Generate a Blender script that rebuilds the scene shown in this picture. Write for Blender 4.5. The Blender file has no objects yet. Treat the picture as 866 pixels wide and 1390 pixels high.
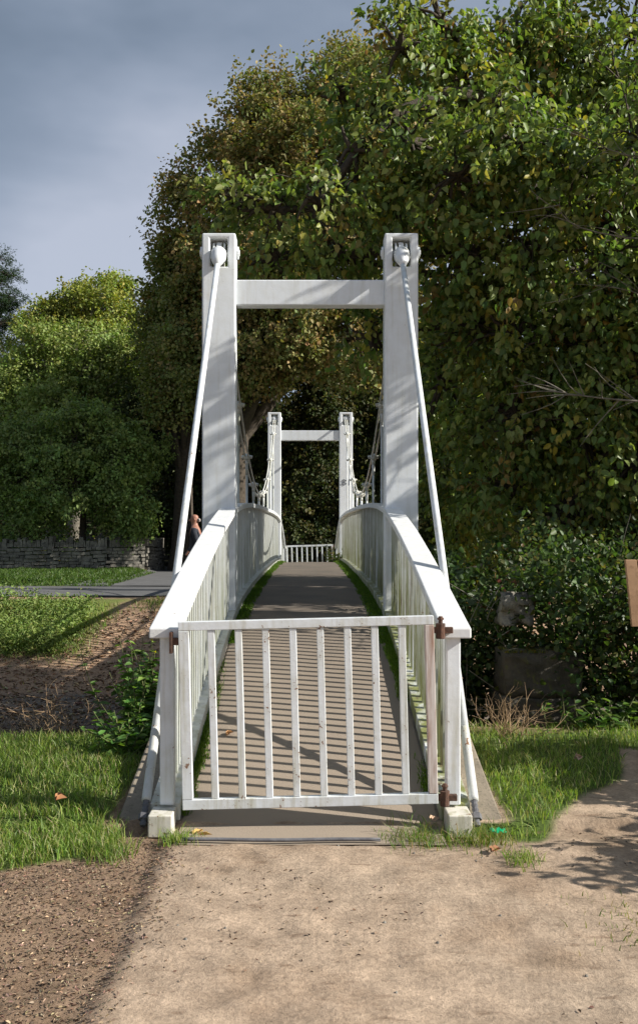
import bpy, bmesh, math, random
import numpy as np
from mathutils import Vector
rng = np.random.default_rng(7)
random.seed(7)
S = bpy.context.scene
COL = S.collection
F = 1264.0; EYE = 1.47; VX = 421.0; VY = 717.0
def P(x, y, Y):            # a spot read off the photograph at a known distance
    return ((x - VX) / F * Y, Y, EYE + (VY - y) / F * Y)

# ------------------------------------------------------------------ objects
def tag(o, label=None, cat=None, group=None, kind=None):
    if label: o['label'] = label
    if cat: o['category'] = cat
    if group: o['group'] = group
    if kind: o['kind'] = kind
    return o
def link(name, me, mat=None, parent=None, smooth=False):
    o = bpy.data.objects.new(name, me); COL.objects.link(o)
    if mat is not None: me.materials.append(mat)
    if smooth: me.polygons.foreach_set('use_smooth', [True] * len(me.polygons))
    if parent is not None:
        o.parent = parent
        o.matrix_parent_inverse = parent_inv(parent)
    return o
def parent_inv(p):
    from mathutils import Matrix
    m = Matrix.Identity(4)
    chain = []
    q = p
    while q is not None:
        chain.append(q); q = q.parent
    for q in reversed(chain):
        m = m @ q.matrix_parent_inverse @ q.matrix_basis
    return m.inverted()
def empty(name, loc, label, cat, group=None):
    o = bpy.data.objects.new(name, None); COL.objects.link(o)
    o.location = loc; o.empty_display_size = .2
    return tag(o, label, cat, group)
def npmesh(name, V, Fc, col=None, hgt=None):
    V = np.asarray(V, dtype=np.float32); Fc = np.asarray(Fc, dtype=np.int32)
    me = bpy.data.meshes.new(name)
    k = Fc.shape[1]
    me.vertices.add(len(V)); me.vertices.foreach_set('co', V.ravel())
    me.loops.add(Fc.size); me.loops.foreach_set('vertex_index', Fc.ravel())
    me.polygons.add(len(Fc)); me.polygons.foreach_set('loop_start', np.arange(len(Fc), dtype=np.int32) * k)
    me.polygons.foreach_set('loop_total', np.full(len(Fc), k, dtype=np.int32))
    if col is not None:
        a = me.color_attributes.new('Col', 'FLOAT_COLOR', 'POINT')
        c = np.ones((len(V), 4), dtype=np.float32); c[:, :3] = col
        a.data.foreach_set('color', c.ravel())
    if hgt is not None:
        a = me.attributes.new('hgt', 'FLOAT', 'POINT'); a.data.foreach_set('value', np.asarray(hgt, dtype=np.float32))
    me.update(calc_edges=True)
    return me
class MB:
    def __init__(s): s.v = []; s.f = []; s.h = []
    def raw(s, v, f, h=None):
        n = len(s.v); s.v += [tuple(p) for p in v]; s.f += [tuple(i + n for i in q) for q in f]
        s.h += list(h) if h is not None else [0.5] * len(v)
    def box(s, x0, x1, y0, y1, z0, z1, h=None):
        v = [(x, y, z) for z in (z0, z1) for y in (y0, y1) for x in (x0, x1)]
        s.raw(v, [(0, 2, 3, 1), (4, 5, 7, 6), (0, 1, 5, 4), (1, 3, 7, 5), (3, 2, 6, 7), (2, 0, 4, 6)],
              None if h is None else [h[0]] * 4 + [h[1]] * 4)
    def sweep(s, pts, x0, x1, lo, hi, h=None):      # pts: (y, z) along the bridge, section x0..x1 by lo..hi
        v = []
        for (y, z) in pts:
            v += [(x0, y, z + lo), (x1, y, z + lo), (x1, y, z + hi), (x0, y, z + hi)]
        f = []
        for i in range(len(pts) - 1):
            a = i * 4; b = a + 4
            for k in range(4):
                k2 = (k + 1) % 4
                f.append((a + k, a + k2, b + k2, b + k))
        f.append((3, 2, 1, 0)); e = (len(pts) - 1) * 4; f.append((e, e + 1, e + 2, e + 3))
        s.raw(v, f, h * len(pts) if h else None)
    def tube(s, pts, r, n=8, cap=True):
        pts = [Vector(p) for p in pts]
        rs = r if isinstance(r, (list, tuple)) else [r] * len(pts)
        v = []; up = None
        for i, p in enumerate(pts):
            t = (pts[min(i + 1, len(pts) - 1)] - pts[max(i - 1, 0)]).normalized()
            if up is None: up = Vector((0, 0, 1)) if abs(t.z) < .9 else Vector((1, 0, 0))
            a = t.cross(up)
            if a.length < 1e-5: a = t.cross(Vector((0, 1, .1)))
            a.normalize(); b = a.cross(t).normalized(); up = b
            for k in range(n):
                w = 2 * math.pi * k / n
                v.append(p + (a * math.cos(w) + b * math.sin(w)) * rs[i])
        f = []
        for i in range(len(pts) - 1):
            for k in range(n):
                k2 = (k + 1) % n
                f.append((i * n + k, i * n + k2, (i + 1) * n + k2, (i + 1) * n + k))
        if cap: f.append(tuple(range(n - 1, -1, -1))); e = (len(pts) - 1) * n; f.append(tuple(range(e, e + n)))
        s.raw(v, f)
    def build(s, name, mat, parent=None, bevel=0, smooth=False):
        me = bpy.data.meshes.new(name); me.from_pydata(s.v, [], s.f)
        a = me.attributes.new('hgt', 'FLOAT', 'POINT'); a.data.foreach_set('value', s.h)
        bm = bmesh.new(); bm.from_mesh(me); bmesh.ops.recalc_face_normals(bm, faces=bm.faces); bm.to_mesh(me); bm.free()
        me.update()
        o = link(name, me, mat, parent, smooth)
        if bevel:
            m = o.modifiers.new('b', 'BEVEL'); m.width = bevel; m.segments = 2; m.limit_method = 'ANGLE'
        return o

# ------------------------------------------------------------------ materials
def mat(name):
    m = bpy.data.materials.new(name); m.use_nodes = True
    nt = m.node_tree; b = nt.nodes['Principled BSDF']
    return m, nt, b
def N(nt, t, **kw):
    n = nt.nodes.new(t)
    for k, v in kw.items():
        if k in n.inputs: n.inputs[k].default_value = v
        else: setattr(n, k, v)
    return n
def ramp(nt, stops, fac=None):
    r = nt.nodes.new('ShaderNodeValToRGB')
    while len(r.color_ramp.elements) < len(stops): r.color_ramp.elements.new(.5)
    for e, (p, c) in zip(r.color_ramp.elements, stops):
        e.position = p; e.color = (c, c, c, 1) if isinstance(c, (int, float)) else (*c, 1)
    if fac is not None: nt.links.new(fac, r.inputs[0])
    return r
def noise(nt, scale, detail=5, vec=None, stretch=None, rough=.6):
    n = N(nt, 'ShaderNodeTexNoise'); n.inputs['Scale'].default_value = scale; n.inputs['Detail'].default_value = detail
    n.inputs['Roughness'].default_value = rough
    if vec is None:
        vec = N(nt, 'ShaderNodeNewGeometry').outputs['Position']
    if stretch:
        mp = N(nt, 'ShaderNodeMapping'); mp.inputs['Scale'].default_value = stretch
        nt.links.new(vec, mp.inputs['Vector']); vec = mp.outputs[0]
    nt.links.new(vec, n.inputs['Vector'])
    return n.outputs['Fac']
def mixc(nt, fac, a, b, mode='MIX'):
    m = nt.nodes.new('ShaderNodeMix'); m.data_type = 'RGBA'; m.blend_type = mode
    for sock, val in ((m.inputs[0], fac), (m.inputs[6], a), (m.inputs[7], b)):
        if hasattr(val, 'is_linked'): nt.links.new(val, sock)
        elif isinstance(val, (int, float)): sock.default_value = val
        else: sock.default_value = (*val, 1)
    return m.outputs[2]
def mth(nt, op, a, b=None):
    m = nt.nodes.new('ShaderNodeMath'); m.operation = op
    for i, val in enumerate((a, b)):
        if val is None: continue
        if hasattr(val, 'is_linked'): nt.links.new(val, m.inputs[i])
        else: m.inputs[i].default_value = val
    return m.outputs[0]
def bump(nt, b, h, strength=.3, dist=.01):
    n = N(nt, 'ShaderNodeBump'); n.inputs['Strength'].default_value = strength; n.inputs['Distance'].default_value = dist
    nt.links.new(h, n.inputs['Height']); nt.links.new(n.outputs[0], b.inputs['Normal'])

def painted(name, algae=0.0, grime=.25, base=(.77, .81, .84), rust=.62):
    m, nt, b = mat(name)
    L = nt.links
    g = noise(nt, 9, 6); s = noise(nt, 1, 5, stretch=(24, 24, 1.6)); fine = noise(nt, 70, 3)
    c = mixc(nt, ramp(nt, [(.42, 0), (.72, grime)], g).outputs[0], base, (.50, .49, .40))
    c = mixc(nt, ramp(nt, [(.5, 0), (.72, grime * 1.2)], s).outputs[0], c, (.42, .40, .27))
    if algae:
        at = N(nt, 'ShaderNodeAttribute', attribute_name='hgt')
        low = ramp(nt, [(0, 1.0), (.45, .72), (1.0, .34)], at.outputs['Fac']).outputs[0]
        s2 = noise(nt, 1, 6, stretch=(9, 9, .9))
        f = mth(nt, 'MULTIPLY', mth(nt, 'MULTIPLY', low, ramp(nt, [(.34, 0), (.62, 1)], s2).outputs[0]), algae)
        c = mixc(nt, f, c, (.22, .24, .09))
        s3 = noise(nt, 1, 5, stretch=(20, 20, 1.5))
        f2 = mth(nt, 'MULTIPLY', mth(nt, 'MULTIPLY', low, ramp(nt, [(.55, 0), (.7, 1)], s3).outputs[0]), algae)
        c = mixc(nt, f2, c, (.13, .10, .06))
    chips = ramp(nt, [(rust, 0), (rust + .03, 1)], mth(nt, 'MULTIPLY', mth(nt, 'ADD', fine, g), .5)).outputs[0]
    c = mixc(nt, chips, c, (.20, .09, .04))
    L.new(c, b.inputs['Base Color'])
    L.new(ramp(nt, [(.3, .32), (.7, .6)], g).outputs[0], b.inputs['Roughness'])
    bump(nt, b, mth(nt, 'ADD', fine, mth(nt, 'MULTIPLY', g, 2.0)), .22, .003)
    return m
M = {}
M['paint'] = painted('white_gloss_paint', 0, .42, rust=.635)
M['paint_tower'] = painted('white_tower_paint', 0, .20, base=(.79, .83, .86), rust=.66)
M['paint_gate'] = painted('chipped_gate_paint', 0, .55, rust=.60)
M['rail_left'] = painted('white_railing_paint', .75, .5, rust=.64)
M['rail_right'] = painted('algae_stained_railing_paint', 1.5, .7, rust=.64)
M['rail_cap'] = painted('white_handrail_paint', 0, .16, base=(.76, .775, .78), rust=.66)
M['foot'] = painted('stained_foot_paint', 0, 1.1, base=(.72, .68, .60), rust=.585)
M['sleeve'] = painted('grimy_sleeve_paint', .0, .45, base=(.56, .57, .56), rust=.6)
M['dirty'] = painted('weathered_cable_paint', .2, .6, base=(.68, .69, .66), rust=.6)
def simple(name, c1, c2, scale=8, rough=.9, bs=.4, bd=.01, detail=8, c3=None, scale3=60):
    m, nt, b = mat(name)
    n = noise(nt, scale, detail)
    c = mixc(nt, ramp(nt, [(.35, 0), (.65, 1)], n).outputs[0], c1, c2)
    n3 = noise(nt, scale3, 4)
    if c3: c = mixc(nt, ramp(nt, [(.55, 0), (.7, 1)], n3).outputs[0], c, c3)
    nt.links.new(c, b.inputs['Base Color']); b.inputs['Roughness'].default_value = rough
    bump(nt, b, mth(nt, 'ADD', n, n3), bs, bd)
    return m
M['rust'] = simple('rusty_iron', (.13, .06, .035), (.07, .042, .032), 30, .85, .6, .004)
M['concrete'] = simple('weathered_concrete', (.30, .25, .19), (.19, .16, .12), 5, .95, .5, .008, c3=(.12, .11, .08))
M['deck'] = simple('dusty_asphalt', (.235, .190, .145), (.165, .138, .110), 2.2, .95, .7, .004, c3=(.11, .095, .08), scale3=150)
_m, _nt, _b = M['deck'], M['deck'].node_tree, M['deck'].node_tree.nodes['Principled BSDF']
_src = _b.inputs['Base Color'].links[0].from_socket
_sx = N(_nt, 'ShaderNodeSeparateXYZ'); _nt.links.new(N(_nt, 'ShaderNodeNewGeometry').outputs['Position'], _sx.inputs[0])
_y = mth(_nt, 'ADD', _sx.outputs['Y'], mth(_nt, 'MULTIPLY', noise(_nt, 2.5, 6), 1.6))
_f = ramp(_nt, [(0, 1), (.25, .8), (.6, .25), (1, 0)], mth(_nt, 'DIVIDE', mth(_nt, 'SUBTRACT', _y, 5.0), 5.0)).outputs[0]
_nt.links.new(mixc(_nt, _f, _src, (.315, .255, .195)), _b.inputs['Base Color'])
M['road'] = simple('grey_asphalt_road', (.13, .13, .13), (.10, .10, .10), 2, .9, .4, .005, c3=(.07, .07, .07), scale3=90)
M['bark'] = simple('rough_bark', (.09, .07, .05), (.045, .036, .027), 12, .95, .8, .02)
M['bark_pale'] = simple('pale_lichen_bark', (.22, .20, .16), (.12, .105, .08), 14, .95, .6, .01)
M['stone'] = simple('mossy_stone', (.085, .075, .06), (.045, .042, .035), 7, .95, .7, .03, c3=(.10, .11, .03), scale3=16)
M['stone_pale'] = simple('pale_wall_stone', (.28, .26, .22), (.10, .092, .08), 2.6, .95, .8, .05, c3=(.06, .06, .05), scale3=9)
M['timber'] = simple('bare_planed_timber', (.50, .30, .17), (.38, .22, .12), 3, .7, .3, .003, c3=(.33, .19, .10), scale3=25)
M['tar'] = simple('grey_rubber_strip', (.16, .16, .17), (.10, .10, .11), 20, .8, .4, .005)
M['green_plastic'] = simple('green_plastic', (.0, .45, .20), (.0, .36, .15), 20, .35, .1, .002)
M['ink'] = simple('dark_paint_mark', (.05, .06, .07), (.09, .10, .11), 30, .7, .1, .001)
M['jacket'] = simple('dark_navy_cloth', (.02, .024, .035), (.03, .034, .045), 18, .9, .5, .01)
M['trousers'] = simple('grey_trouser_cloth', (.07, .07, .075), (.05, .05, .055), 18, .9, .5, .01)
M['skin'] = simple('skin', (.38, .19, .13), (.32, .15, .10), 12, .55, .1, .002)
M['hair'] = simple('grey_hair', (.42, .38, .35), (.3, .27, .25), 40, .8, .6, .004)
M['shoe'] = simple('black_leather', (.02, .018, .016), (.03, .026, .022), 20, .5, .2, .002)

def leafmat(name, trans=.35, rough=.42, spec=.5):
    m, nt, b = mat(name)
    at = N(nt, 'ShaderNodeAttribute', attribute_name='Col')
    nt.links.new(at.outputs['Color'], b.inputs['Base Color'])
    b.inputs['Roughness'].default_value = rough; b.inputs['Specular IOR Level'].default_value = spec
    t = N(nt, 'ShaderNodeBsdfTranslucent')
    tc = mixc(nt, 1.0, at.outputs['Color'], (1.25, 1.35, .5), 'MULTIPLY')
    nt.links.new(tc, t.inputs['Color'])
    mx = N(nt, 'ShaderNodeMixShader'); mx.inputs[0].default_value = trans
    nt.links.new(b.outputs[0], mx.inputs[1]); nt.links.new(t.outputs[0], mx.inputs[2])
    nt.links.new(mx.outputs[0], nt.nodes['Material Output'].inputs[0])
    return m
M['leaf'] = leafmat('glossy_leaf', .36, .46, .38)
M['leaf_far'] = leafmat('matt_leaf', .3, .6, .3)
M['grass'] = leafmat('grass_blade', .4, .5, .35)
def dry(name):
    m, nt, b = mat(name)
    at = N(nt, 'ShaderNodeAttribute', attribute_name='Col'); nt.links.new(at.outputs['Color'], b.inputs['Base Color'])
    b.inputs['Roughness'].default_value = .85
    return m
M['dry'] = dry('dry_plant_matter')

# ------------------------------------------------------------------ terrain
def sst(a, b, x):
    t = np.clip((x - a) / (b - a), 0, 1); return t * t * (3 - 2 * t)
_ph = rng.uniform(0, 6.28, (40, 2)); _dr = rng.uniform(0, 6.28, 40)
def fbm(x, y, freq, octs=4, seed=0):
    r = 0; a = 1.0
    for o in range(octs):
        for k in range(3):
            i = (seed * 7 + o * 3 + k) % 40
            d = _dr[i]
            r = r + a * np.sin(freq * (x * math.cos(d) + y * math.sin(d)) + _ph[i, 0] + 1.3 * np.sin(freq * .7 * (y * math.cos(d) - x * math.sin(d)) + _ph[i, 1]))
        a *= .5; freq *= 2.1
    return r / 4.5
def H(x, y):
    x = np.asarray(x, float); y = np.asarray(y, float)
    crest = 6.5 + .3 * np.sin(x * 1.1)
    z = -1.18 * sst(crest, crest + 2.1, y)
    z = z + .24 * sst(10.3, 11.6, y) + .94 * sst(13.2, 18.6, y)
    near = np.exp(-((y - 5) / 4) ** 2)
    z = z + .035 * fbm(x, y, 1.1, 3, 1) * sst(.9, 1.6, np.abs(x)) * (1 - sst(20, 24, y))
    z = z + .10 * fbm(x, y, 1.6, 4, 2) * sst(12.8, 14, y) * (1 - sst(17.5, 19.5, y)) * sst(1.0, 2.2, np.abs(x))
    # beaten path stands a little above the mulch on the left
    z = z + .030 * sst(-.71, -.62, x + .045 * fbm(x, y, 5, 4, 3)) * (1 - sst(4.25, 4.5, y)) - .035 * (y < 4.6)
    z = z + (.009 * fbm(x, y, 6, 3, 4) + .006 * fbm(x, y, 23, 3, 6) + .010 * np.maximum(fbm(x, y, 3.3, 4, 15) - .35, 0) * 2) * near
    z = z + .05 * sst(.95, 1.2, x) * sst(4.4, 5.2, y) * (1 - sst(6.2, 7, y)) * (.6 + .4 * fbm(x, y, 2, 2, 5))
    z = z + .05 * sst(.9, 1.2, -x) * sst(4.2, 4.8, y) * (1 - sst(6.2, 7, y))
    z = z + np.where(y > 23.2, .12 * sst(23.2, 24.2, y) * (1 - sst(-5.6, -5.1, x)), 0)
    z = z + .24 * np.maximum(y - 42, 0) * (1 - sst(85, 100, y)) + 12 * sst(85, 100, y)
    return z
def axis_lines(fine_lo, fine_hi, st, lo, hi, g=1.10):
    a = list(np.arange(fine_lo, fine_hi, st)); s = st; v = a[-1]
    while v < hi: s = min(s * g, 18); v += s; a.append(v)
    s = st; v = fine_lo; b = []
    while v > lo: s = min(s * g, 18); v -= s; b.append(v)
    return np.array(b[::-1] + a)
xs = axis_lines(-2.6, 2.6, .03, -420, 420, 1.05); ys = axis_lines(2.4, 7.2, .03, -60, 900, 1.028)
X, Yg = np.meshgrid(xs, ys); Z = H(X, Yg)
def in_lawn_right(x, y):
    edge = np.interp(x, [.7, .83, 1.1, 1.35, 1.8, 2.0, 3.5, 6], [4.7, 4.55, 4.42, 4.85, 5.4, 6.0, 6.6, 6.8]) + .08 * fbm(x, y, 5, 3, 6)
    return sst(-.06, .06, y - edge) * sst(.99, 1.04, x + .25 * (y < 4.62)) * (1 - sst(7.6, 8.0, y))
def in_lawn_left(x, y):
    edge = np.interp(-x, [.8, .9, 1.37, 2, 4], [4.7, 4.33, 4.12, 3.95, 3.8]) + .07 * fbm(x, y, 5, 3, 7)
    top = 6.45 + .15 * fbm(x, y, 3, 3, 8)
    return sst(-.05, .05, y - edge) * sst(.99, 1.05, -x + .1 * (y < 4.55)) * (1 - sst(-.2, .2, y - top))
def blend(c, m, k): return c * (1 - m[..., None]) + np.array(k) * m[..., None]
sand = np.array((.43, .325, .235)); mulch = (.27, .187, .125); grassg = (.085, .125, .03); soil = (.38, .255, .165)
C = np.ones(X.shape + (3,)) * sand
C = C * (1 + .10 * fbm(X, Yg, 1.7, 4, 9))[..., None]
C = blend(C, sst(.58, .76, -X + .07 * fbm(X, Yg, 5, 4, 10)) * (Yg < 9), mulch)
C = blend(C, .45 * sst(.1, .7, fbm(X, Yg, 2.1, 5, 16)) * (Yg < 7) * (X > -.6), (.44, .35, .26))
C = blend(C, .5 * sst(.3, .8, fbm(X * .6, Yg * 1.7, 3.1, 5, 17)) * (Yg < 7), (.27, .195, .13))
C = blend(C, .5 * sst(.2, .9, fbm(X, Yg, 3.0, 4, 11)) * sst(.6, 1.2, X), (.22, .15, .095))
C = blend(C, in_lawn_left(X, Yg), grassg); C = blend(C, in_lawn_right(X, Yg), grassg)
C = blend(C, sst(6.5, 7.0, Yg), soil)
C = blend(C, sst(8.3, 9, Yg) * (1 - sst(13.2, 13.7, Yg)), (.19, .155, .125))
gm = sst(15.0, 16.0, Yg + .6 * fbm(X, Yg, 1.2, 3, 12)) * sst(3.5, 4.2, -X + .4 * fbm(X, Yg, 1, 3, 13)) * (1 - sst(19.3, 19.8, Yg))
C = blend(C, np.clip(gm, 0, 1), (.14, .17, .045))
C = blend(C, sst(23.2, 23.5, Yg) * (1 - sst(30.5, 31, Yg)), (.06, .10, .022))
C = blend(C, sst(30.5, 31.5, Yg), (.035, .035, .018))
V = np.stack([X, Yg, Z], -1).reshape(-1, 3)
nx, ny = len(xs), len(ys)
ii = (np.arange(ny - 1)[:, None] * nx + np.arange(nx - 1)[None, :]).ravel()
Fq = np.stack([ii, ii + 1, ii + nx + 1, ii + nx], 1)
me = npmesh('ground', V, Fq, C.reshape(-1, 3))
m, nt, b = mat('bare_earth')
at = N(nt, 'ShaderNodeAttribute', attribute_name='Col')
n1 = noise(nt, 7, 8); n2 = noise(nt, 55, 6, rough=.75); n3 = noise(nt, 190, 4)
c = mixc(nt, 1.0, at.outputs['Color'], ramp(nt, [(.3, .72), (.7, 1.22)], n1).outputs[0], 'MULTIPLY')
c = mixc(nt, 1.0, c, ramp(nt, [(.32, .70), (.5, 1.0), (.72, 1.28)], n2).outputs[0], 'MULTIPLY')
c = mixc(nt, ramp(nt, [(.62, 0), (.68, .75)], n3).outputs[0], c, (.07, .05, .035))
n4 = noise(nt, 1.9, 7, rough=.7); n5 = noise(nt, 14, 5, stretch=(.5, 1.6, 1))
c = mixc(nt, 1.0, c, ramp(nt, [(.36, (.84, .81, .78)), (.5, (1, 1, 1)), (.66, (1.12, 1.12, 1.12))], n4).outputs[0], 'MULTIPLY')
c = mixc(nt, ramp(nt, [(.60, 0), (.70, .55)], n5).outputs[0], c, (.17, .11, .07))
nt.links.new(c, b.inputs['Base Color']); b.inputs['Roughness'].default_value = 1.0; b.inputs['Specular IOR Level'].default_value = .15
bump(nt, b, mth(nt, 'ADD', mth(nt, 'MULTIPLY', n1, 1.5), n2), .55, .02)
tag(link('ground', me, m, smooth=True), kind='structure')
# water in the brook
wb = MB(); wb.raw([(-60, 7.5, -.985), (60, 7.5, -.985), (60, 11.5, -.985), (-60, 11.5, -.985)], [(0, 1, 2, 3)])
m, nt, b = mat('shallow_brook_water'); b.inputs['Base Color'].default_value = (.10, .085, .04, 1); b.inputs['Roughness'].default_value = .12
bump(nt, b, noise(nt, 9, 3), .25, .02)
tag(wb.build('water', m), kind='structure')
# road (own sheet just above the ground)
def sheet(name, poly_left, poly_right, material, dz, nacross=8):
    v = []; f = []
    for i, (a, c_) in enumerate(zip(poly_left, poly_right)):
        for k in range(nacross + 1):
            t = k / nacross; x = a[0] * (1 - t) + c_[0] * t; y = a[1] * (1 - t) + c_[1] * t
            v.append((x, y, float(H(x, y)) + dz))
    for i in range(len(poly_left) - 1):
        for k in range(nacross):
            a = i * (nacross + 1) + k; f.append((a, a + 1, a + nacross + 2, a + nacross + 1))
    mb = MB(); mb.raw(v, f); return mb
xr = np.linspace(-40, 30, 120)
mb = sheet('road', [(x, 20.0 + .1 * math.sin(x * .7)) for x in xr], [(x, 23.25 + .15 * math.sin(x * .5)) for x in xr], None, .02, 10)
yr = np.linspace(23.3, 34, 30)
mb2 = sheet('lane', [(-5.2 - .02 * (y - 23) + 1.0 * math.exp(-(y - 23.3) * 1.2) * -1, y) for y in yr], [(-3.1 + 1.2 * math.exp(-(y - 23.3)), y) for y in yr], None, .03, 8)
mb.raw(mb2.v, mb2.f)
tag(mb.build('road', M['road']), kind='structure')

# ------------------------------------------------------------------ leaves, grass, tubes (numpy)
def unit(a): return a / np.maximum(np.linalg.norm(a, axis=-1, keepdims=True), 1e-9)
def leaf_geo(Pt, D, Nn, ln, wd, fold=.12):
    D = unit(D); Sd = unit(np.cross(D, Nn)); Nn = unit(np.cross(Sd, D))
    T = np.array([(0, 0, 0), (.42, .22, fold), (.40, .62, fold * .9), (0, 1, -.06), (-.40, .62, fold * .9), (-.42, .22, fold)])
    n = len(Pt)
    v = (Pt[:, None, :] + Sd[:, None, :] * (T[None, :, 0, None] * wd[:, None, None])
         + D[:, None, :] * (T[None, :, 1, None] * ln[:, None, None]) + Nn[:, None, :] * (T[None, :, 2, None] * ln[:, None, None]))
    base = np.arange(n)[:, None] * 6
    f = np.concatenate([base + np.array([[0, 1, 2, 3]]), base + np.array([[0, 3, 4, 5]])], 0)
    return v.reshape(-1, 3), f
def pal(colors, weights, n, jit=.25):
    colors = np.array(colors); w = np.array(weights, float); w /= w.sum()
    c = colors[rng.choice(len(colors), n, p=w)]
    return c * (1 + jit * rng.normal(0, .6, (n, 1))).clip(.4, 1.8) * (1 + .08 * rng.normal(0, 1, (n, 3)))
class Tubes:
    def __init__(s): s.v = []; s.f = []; s.n = 0
    def add(s, pts, radii, k=5):
        pts = np.asarray(pts, float); m = len(pts)
        t = np.gradient(pts, axis=0); t = unit(t)
        ref = np.array([0, 0, 1.]) if abs(t[0, 2]) < .8 else np.array([1., 0, 0])
        a = unit(np.cross(t, ref)); b_ = np.cross(a, t)
        w = np.arange(k) * 2 * np.pi / k
        ring = pts[:, None] + (a[:, None] * np.cos(w)[None, :, None] + b_[:, None] * np.sin(w)[None, :, None]) * np.asarray(radii)[:, None, None]
        s.v.append(ring.reshape(-1, 3))
        i = np.arange(m - 1)[:, None] * k + np.arange(k)[None]; j = np.arange(m - 1)[:, None] * k + (np.arange(k)[None] + 1) % k
        s.f.append(np.stack([i, j, j + k, i + k], -1).reshape(-1, 4) + s.n); s.n += m * k
    def build(s, name, material, parent=None):
        me = npmesh(name, np.concatenate(s.v), np.concatenate(s.f))
        return link(name, me, material, parent, smooth=True)
def curve(a, b, bend, n=6, sag=0.0):
    a = np.array(a, float); b = np.array(b, float); t = np.linspace(0, 1, n)[:, None]
    off = rng.normal(0, bend, 3)
    return a * (1 - t) + b * t + off * np.sin(t * np.pi) + np.array([0, 0, sag]) * np.sin(t * np.pi)
def tree(name, label, cat, base, trunk_top, tr, blobs, n_twig, per, tl, ll, palette, weights, mleaf, mbark, group=None,
         shell=.45, droop=.5, subs=14, wd=.75, fork=.35, lump=.25, patch=None, K=16, cr=.17):
    root = empty(name, base, label, cat, group)
    tb = Tubes(); base = np.array(base, float); top = np.array(trunk_top, float)
    tp = curve(base - (0, 0, .3), top, .12 * np.linalg.norm(top - base) * .3, 9)
    tb.add(tp, np.linspace(tr, tr * .35, 9) * (1 + .5 * np.exp(-np.arange(9) * 1.5)), 9)
    trunk = tb.build('trunk', mbark, root)
    br = Tubes(); B = np.array(blobs, float)
    w = (B[:, 3] * B[:, 4] + B[:, 4] * B[:, 5] + B[:, 3] * B[:, 5]); w /= w.sum()
    idx = rng.choice(len(B), n_twig, p=w)
    d = unit(rng.normal(0, 1, (n_twig, 3)))
    rad = rng.uniform(0, 1, n_twig) ** shell
    rad *= 1 + lump * np.sin(3.1 * d[:, 0] * 2 + idx) * np.cos(4.3 * d[:, 2] * 2 + 2 * idx)
    kd = unit(rng.normal(0, 1, (len(B), K, 3))); kr = rng.uniform(.35, 1.05, (len(B), K))
    cc = B[:, None, :3] + kd * B[:, None, 3:6] * kr[..., None]
    ck = rng.integers(0, K, n_twig); cen = cc[idx, ck]; csz = rng.uniform(.7, 1.4, (len(B), K))[idx, ck]
    pos = cen + rng.normal(0, 1, (n_twig, 3)) * B[idx, 3:6] * cr * csz[:, None] * np.array([1.15, 1.15, .75])
    d = unit(pos - B[idx, :3])
    if patch is not None:
        keep = patch(pos); pos = pos[keep]; d = d[keep]; idx = idx[keep]; ck = ck[keep]; n_twig = len(pos)
    ck0 = ck
    for i in range(len(B)):
        s = tp[int(len(tp) * fork + rng.uniform(0, 1) * (len(tp) * (1 - fork) - 1))]
        L = np.linalg.norm(B[i, :3] - s)
        r0 = min(tr * .38, .02 + .018 * L)
        br.add(curve(s, B[i, :3], .08 * L, 8, .06 * L), np.linspace(r0, r0 * .35, 8), 6)
        mine = np.where(idx == i)[0]
        for k in range(K):
            Lq = np.linalg.norm(cc[i, k] - B[i, :3])
            if patch is not None and not patch(cc[i, k][None])[0]: continue
            br.add(curve(B[i, :3], cc[i, k], .12 * Lq, 5, .05 * Lq), np.linspace(r0 * .35, r0 * .10 + .002, 5), 4)
        for q in mine[:subs]:
            br.add(curve(cc[i, ck0[q]], pos[q], .03, 3), np.linspace(r0 * .09 + .002, .0025, 3), 3)
    # leaves along drooping twigs
    td = unit(d * .8 + rng.normal(0, .5, (n_twig, 3)) + np.array([0, 0, -.25 * droop]))
    t = rng.uniform(0, 1, (n_twig, per))
    pts = pos[:, None] + td[:, None] * (t[..., None] * tl) + np.array([0, 0, -1]) * (t[..., None] ** 2 * tl * droop * .6) + rng.normal(0, tl * .13, (n_twig, per, 3))
    n = n_twig * per
    ld = unit(np.repeat(td, per, 0) * .6 + rng.normal(0, .7, (n, 3)) + np.array([0, 0, -droop]))
    ln_ = rng.normal(0, .55, (n, 3)) + np.array([0, 0, .55]) + np.repeat(d, per, 0) * .7
    size = ll * rng.uniform(.65, 1.25, n)
    v, f = leaf_geo(pts.reshape(-1, 3), ld, ln_, size, size * wd)
    cw = np.repeat(pal(palette, weights, n_twig, .2), per, 0) * .6 + pal(palette, weights, n, .22) * .4
    for q in range(0, min(n_twig, subs * 40)):
        e = pos[q] + td[q] * tl + np.array([0, 0, -1]) * tl * droop * .6
        br.add(np.stack([pos[q] - td[q] * tl * .6, pos[q], e]), [.005 * tl / .35 + .002, .004, .0015], 3)
    link('crown', npmesh('crown', v, f, np.repeat(cw.clip(.004, .9), 6, 0)), mleaf, root)
    br.build('branch', mbark, trunk)
    return root
def bl(x, y, Y, r, rz=None, ry=None):          # blob from photo pixels at distance Y, r in pixels
    p = P(x, y, Y); R = r / F * Y
    return (*p, R, (ry if ry is not None else R * .8), (rz / F * Y if rz else R))
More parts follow.
